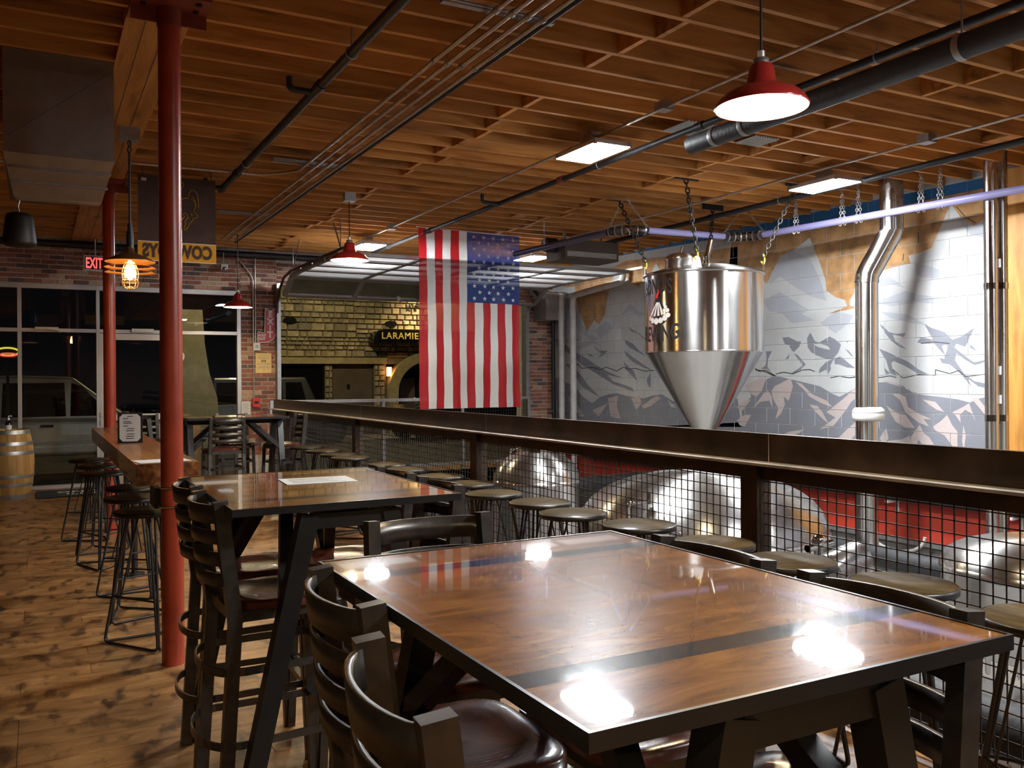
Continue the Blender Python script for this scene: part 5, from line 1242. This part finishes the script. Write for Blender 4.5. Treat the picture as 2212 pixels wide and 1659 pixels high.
for px in (1722, 1822, 1857, 1992, 2034):
    # point on the last run whose image x is px
    lo, hi = 0.0, 1.0
    for _ in range(30):
        mid = (lo + hi) / 2; q = b2.lerp(e3, mid); d = q.x * st + q.y * ct; u = (q.x * ct - q.y * st) / d * F + HX
        if u < px: lo = mid
        else: hi = mid
    q = b2.lerp(e3, lo)
    t = thing('hanger_chain', 'zinc chain loop holding the lavender tube, ' + ORD[k] + ' from the clear elbow toward the right', 'chain', (0, 0, 0), 0, 'tube chains'); m_ = MB()
    dy = (ee - b2).normalized() * .03
    for s_, z_ in ((-1, .34), (1, .37)): chain_mesh(MB(), tuple(q + dy * s_ + Vector((0, 0, -.05))), tuple(q + Vector((0, 0, z_))), .04, .005).build('links', 'chain_zinc', t)
    k += 1
for i, (e_, pa, pb) in enumerate(((e1, a1, b1), (e2, a2, b2))):
    top = Vector((e_.x, e_.y, JZ)); t = thing('hanger_chain', ['pair of thin chains spreading down to the left clear elbow', 'pair of thin chains spreading down to the right clear elbow'][i], 'chain', (0, 0, 0), 0, 'elbow chains'); m_ = MB()
    for q in (pa, pb): chain_mesh(MB(), tuple(q + Vector((0, 0, AT))), tuple(top.lerp(q, .10) + Vector((0, 0, .05))), .036, .0035).build('links', 'chain_zinc', t)
t = thing('hanger_chain', 'thin chain holding the dark end of the conveyor tube behind the flag', 'chain'); q = e0.lerp(a1, .35)
chain_mesh(MB(), tuple(q), (q.x, q.y, JZ + .02), .036, .0035).build('links', 'chain_zinc', t)
# ================================================================ stainless vent pipes
vp = thing('vent_pipe', 'stainless vent pipe with an offset elbow and a pale collar in front of the mural', 'pipe')
D0 = 9.17
def vpt(px, py): return atD(px, py, D0)
pt = [vpt(1925, 330), vpt(1926, 500), vpt(1872, 596), vpt(1873, 1260)]; pt[0].z = JZ + .2; pt[3].z = -1.5
VR = .116
MB().path(fillet(pt[:2] + [pt[2], pt[2] + Vector((0, 0, -.02))], .05, 2)[:-1], VR, 24).build('offset', 'stainless_dull', vp)
MB().tube(pt[2] + Vector((0, 0, .02)), pt[3], VR - .004, n=28).build('straight_pipe', 'stainless', vp)
for q in (pt[2] + Vector((0, 0, -.06)), pt[1] + Vector((0, 0, .02))): MB().tube(q - Vector((0, 0, .012)), q + Vector((0, 0, .012)), VR + .004, n=28).build('seam_band', 'stainless_dull', vp)
cz = atD(1876, 893, D0); MB().lathe([(VR, -.08), (.155, -.07), (.162, -.05), (.162, .0), (.158, .008), (.162, .014), (.15, .045), (.125, .065), (VR, .068)], 32, (cz.x - .0, cz.y, cz.z)).build('collar', 'pvc', vp)
vq = thing('vent_pipe', 'straight double stainless vent pipe beside the timber panel at the right edge', 'pipe')
q = onX(2142, 700, 7.9); MB().tube((q.x, q.y, -1.5), (q.x, q.y, JZ + .2), .062, n=24).build('pipe_body', 'stainless', vq)
q2 = onX(2164, 700, 7.98); MB().tube((q2.x, q2.y, -1.5), (q2.x, q2.y, JZ + .2), .055, n=24).build('pipe_body', 'stainless_dull', vq)
for z in (1.5 + (826 - 630) / F * 8.2, 1.5 + (826 - 918) / F * 8.2):
    MB().tube((q.x, q.y, z - .03), (q.x, q.y, z + .03), .067, n=24).tube((q2.x, q2.y, z - .03), (q2.x, q2.y, z + .03), .060, n=24).build('joint_band', 'chrome', vq)
for z in (1.55, 1.46 - .18, 2.55): MB().box(q2.x - .075, q2.x - .066, q2.y - .04, q2.y + .0, z - .04, z + .04).build('pipe_label', 'paper', vq)
# corner pipes
for px, r, m_, lb, top in ((1195, .035, 'pipe_black', 'black vertical pipe in the corner between brick and mural', 3.0), (1213, .055, 'pvc', 'left pale vertical drain pipe in the mural corner', 3.05), (1238, .055, 'pvc', 'right pale drain pipe in the mural corner with an elbow at the top', 2.95)):
    q = onX(px, 760, WX - .15); t = thing('drain_pipe', lb, 'pipe', (0, 0, 0), 0, 'corner pipes')
    zb_ = 0.0 if q.y > 13.38 else -1.5
    pts = [(q.x, q.y, zb_), (q.x, q.y, top)]
    if px == 1238: pts = [(q.x, q.y, zb_), (q.x, q.y, top), (q.x, q.y - 1.5, top + .10), (q.x, q.y - 1.5, top + .28)]
    MB().path(fillet(pts, .12) if len(pts) > 2 else pts, r, 14).build('pipe_run', m_, t)
    for z in (.9, 2.2): MB().box(q.x - .05, WX - .006, q.y - .012, q.y + .012, z, z + .03).build('clamp', 'galvanised', t)
wbx = tag(MB().box(7.95, WX - .01, 13.5, 13.95, 2.55, 3.05).build('dark_box', 'door_steel'), 'dark grey steel box high in the corner above the brick pier', 'box')
# ================================================================ sunken brewery
def tank(label, px, r, d, ztop, zsh, mat='stainless_dull', name='brewing_tank'):
    c = atD(px, 826, d); t = thing(name, label, 'tank', (c.x, c.y, 0), 0, 'sunken brewery tanks'); zb = -1.2
    MB().lathe([(r, zb), (r, zsh - .05), (r + .012, zsh - .04), (r + .012, zsh - .015), (r, zsh)], 56).build('shell', 'stainless', t)
    prof = [(r, zsh)] + [(r * cos(R(a)) ** .8, zsh + (ztop - zsh) * sin(R(a))) for a in range(10, 90, 10)] + [(.001, ztop)]
    MB().lathe(prof, 56).build('domed_top', mat, t)
    for a in range(4): MB().tube((r * .8 * cos(a * pi / 2 + .6), r * .8 * sin(a * pi / 2 + .6), -1.5), (r * .8 * cos(a * pi / 2 + .6), r * .8 * sin(a * pi / 2 + .6), zb), .04, n=10).build('leg', mat, t)
    return t, c
t, c = tank('small domed stainless tank in the sunken brewery behind the distant stools', 1157, .42, 8.6, .80, .53)
MB().tube((.0, -.05, .76), (0, -.05, .86), .10, n=20).sphere((0, -.05, .88), .10, 16, 8, .4).build('manway', 'chrome', t)
MB().path(fillet([(-.30, 0, .72), (-.30, -.02, .82), (-.1, -.1, .90)], .04), .012, 8).build('bent_pipe', 'chrome', t); MB().tube((.05, 0, .80), (.05, 0, .95), .03, n=12).build('valve', 'chrome', t)
t, c = tank('very large domed stainless tank in the sunken brewery behind the wire mesh', 1510, .97, 7.0, .76, .32)
MB().path(fillet([(-.9, -.3, .30), (-.95, -.35, .62), (-.75, -.35, .62)], .05), .014, 8).tube((-.76, -.35, .60), (-.76, -.35, .68), .02, n=10).build('spray_pipe', 'chrome', t)
MB().sphere((-.70, -.62, .42), .012, 8, 6).build('rivet', 'chrome', t)
t, c = tank('stainless fermenter with white BUBBA lettering at the lower right behind the mesh', 2262, .55, 5.0, .58, .43)
toc = Vector((-c.x, -c.y, 0)).normalized(); rt = Vector((-toc.y, toc.x, 0))
def bw2(x, y, z, zc):
    f = R(-24) + x / .55; s_ = toc * (cos(f) * .5508) + rt * (sin(f) * .5508); return (s_.x, s_.y, zc + y)
me = text('BUBBA', .13, 'white_paint', 0, .006); subdiv(me, 1); text_on(me, lambda x, y, z: bw2(x * .8, y, z, -.08)); lab(obj('lettering', me, t), 'white letters BUBBA')
MB().tube((.02, -.1, .56), (.02, -.1, .70), .03, n=14).bar((-.07, -.1, .62), (.1, -.1, .62), .02, .02).bar((.02, -.1, .60), (.02, -.02, .60), .03, .03).build('valve', 'chrome', t)
s_ = toc * .60 + rt * -.10
hb = MB().path([(s_.x + .16 * cos(2*pi*k/24) * rt.x, s_.y + .16 * cos(2*pi*k/24) * rt.y, -.42 + .16 * sin(2*pi*k/24)) for k in range(24)], .014, 8, True); hb.build('manway_ring', 'chrome', t)
MB().bar((s_.x, s_.y, -.56), (s_.x, s_.y, -.28), .02, .02).build('manway_bar', 'chrome', t)
# chrome pump cart between the tanks
c = atD(1815, 1190, 5.8); pc = thing('pump_unit', 'chrome transfer pump with valves standing between the brewery tanks', 'pump', (c.x, c.y, 0))
MB().box(-.25, .35, -.2, .2, -.02, .02).build('base', 'stainless_dull', pc); MB().tube((-.12, 0, .22), (.18, 0, .30), .13, .11, n=24).build('pump_housing', 'stainless_dull', pc)
MB().tube((-.2, 0, .02), (-.2, 0, .42), .03, n=12).tube((-.3, 0, .40), (-.08, 0, .42), .025, n=10).sphere((-.2, 0, .44), .05, 12, 8).build('valve', 'chrome', pc)
MB().box(-.06, .02, -.1, .1, .02, .14).build('motor_foot', 'chrome', pc)
for lx in (-.2, .3): MB().box(lx - .02, lx + .02, -.02, .02, -1.5, -.02).build('leg', 'stainless_dull', pc)
t = run('wall_pipe', 'black insulated pipe along the top of the red band on the mural wall', 'pipe', [(WX - .12, -3, .215), (WX - .12, 12.8, .215)], .075, 'insulation_black', 16)
for y in (5.2, 6.6, 8.4, 10): MB().box(WX - .20, WX, y - .02, y + .02, .115, .138).box(WX - .024, WX - .004, y - .02, y + .02, .0, .34).build('bracket', 'pvc', t)
run('wall_pipe', 'lower black insulated pipe running behind the chrome pump', 'pipe', [(7.2, 1, -.25), (7.2, 8.5, -.25)], .10, 'insulation_black', 16)
hq = onX(1935, 1150, WX - .15); t = thing('loose_hose', 'grey hose hanging in a loop against the red band of the wall', 'hose'); MB().path([(WX - .15, hq.y + .36 * cos(pi * k / 14), hq.z - .20 * sin(pi * k / 14)) for k in range(15)], .018, 8).build('hose_loop', 'pvc', t)
t = run('floor_duct', 'black insulated pipe lying along the platform edge below the mesh', 'pipe', [(RX + .28, -3, .11), (RX + .28, 4.6, .11)], .11, 'insulation_black', 16)
for y in (1.2, 2.4, 3.9): MB().box(RX + .09, RX + .40, y - .02, y + .02, -.03, -.005).build('support', 'galvanised', t)
run('floor_duct', 'long black insulated pipe crossing the brewery behind the small tank', 'pipe', [(3.6, 9.6, .10), (7.9, 9.6, .16)], .10, 'insulation_black', 16)
tag(MB().box(3.7, 4.0, 12.1, 12.45, -1.5, .15).build('orange_bin', 'sign_red'), 'orange-red box in the pit below the farthest rail stools', 'box')
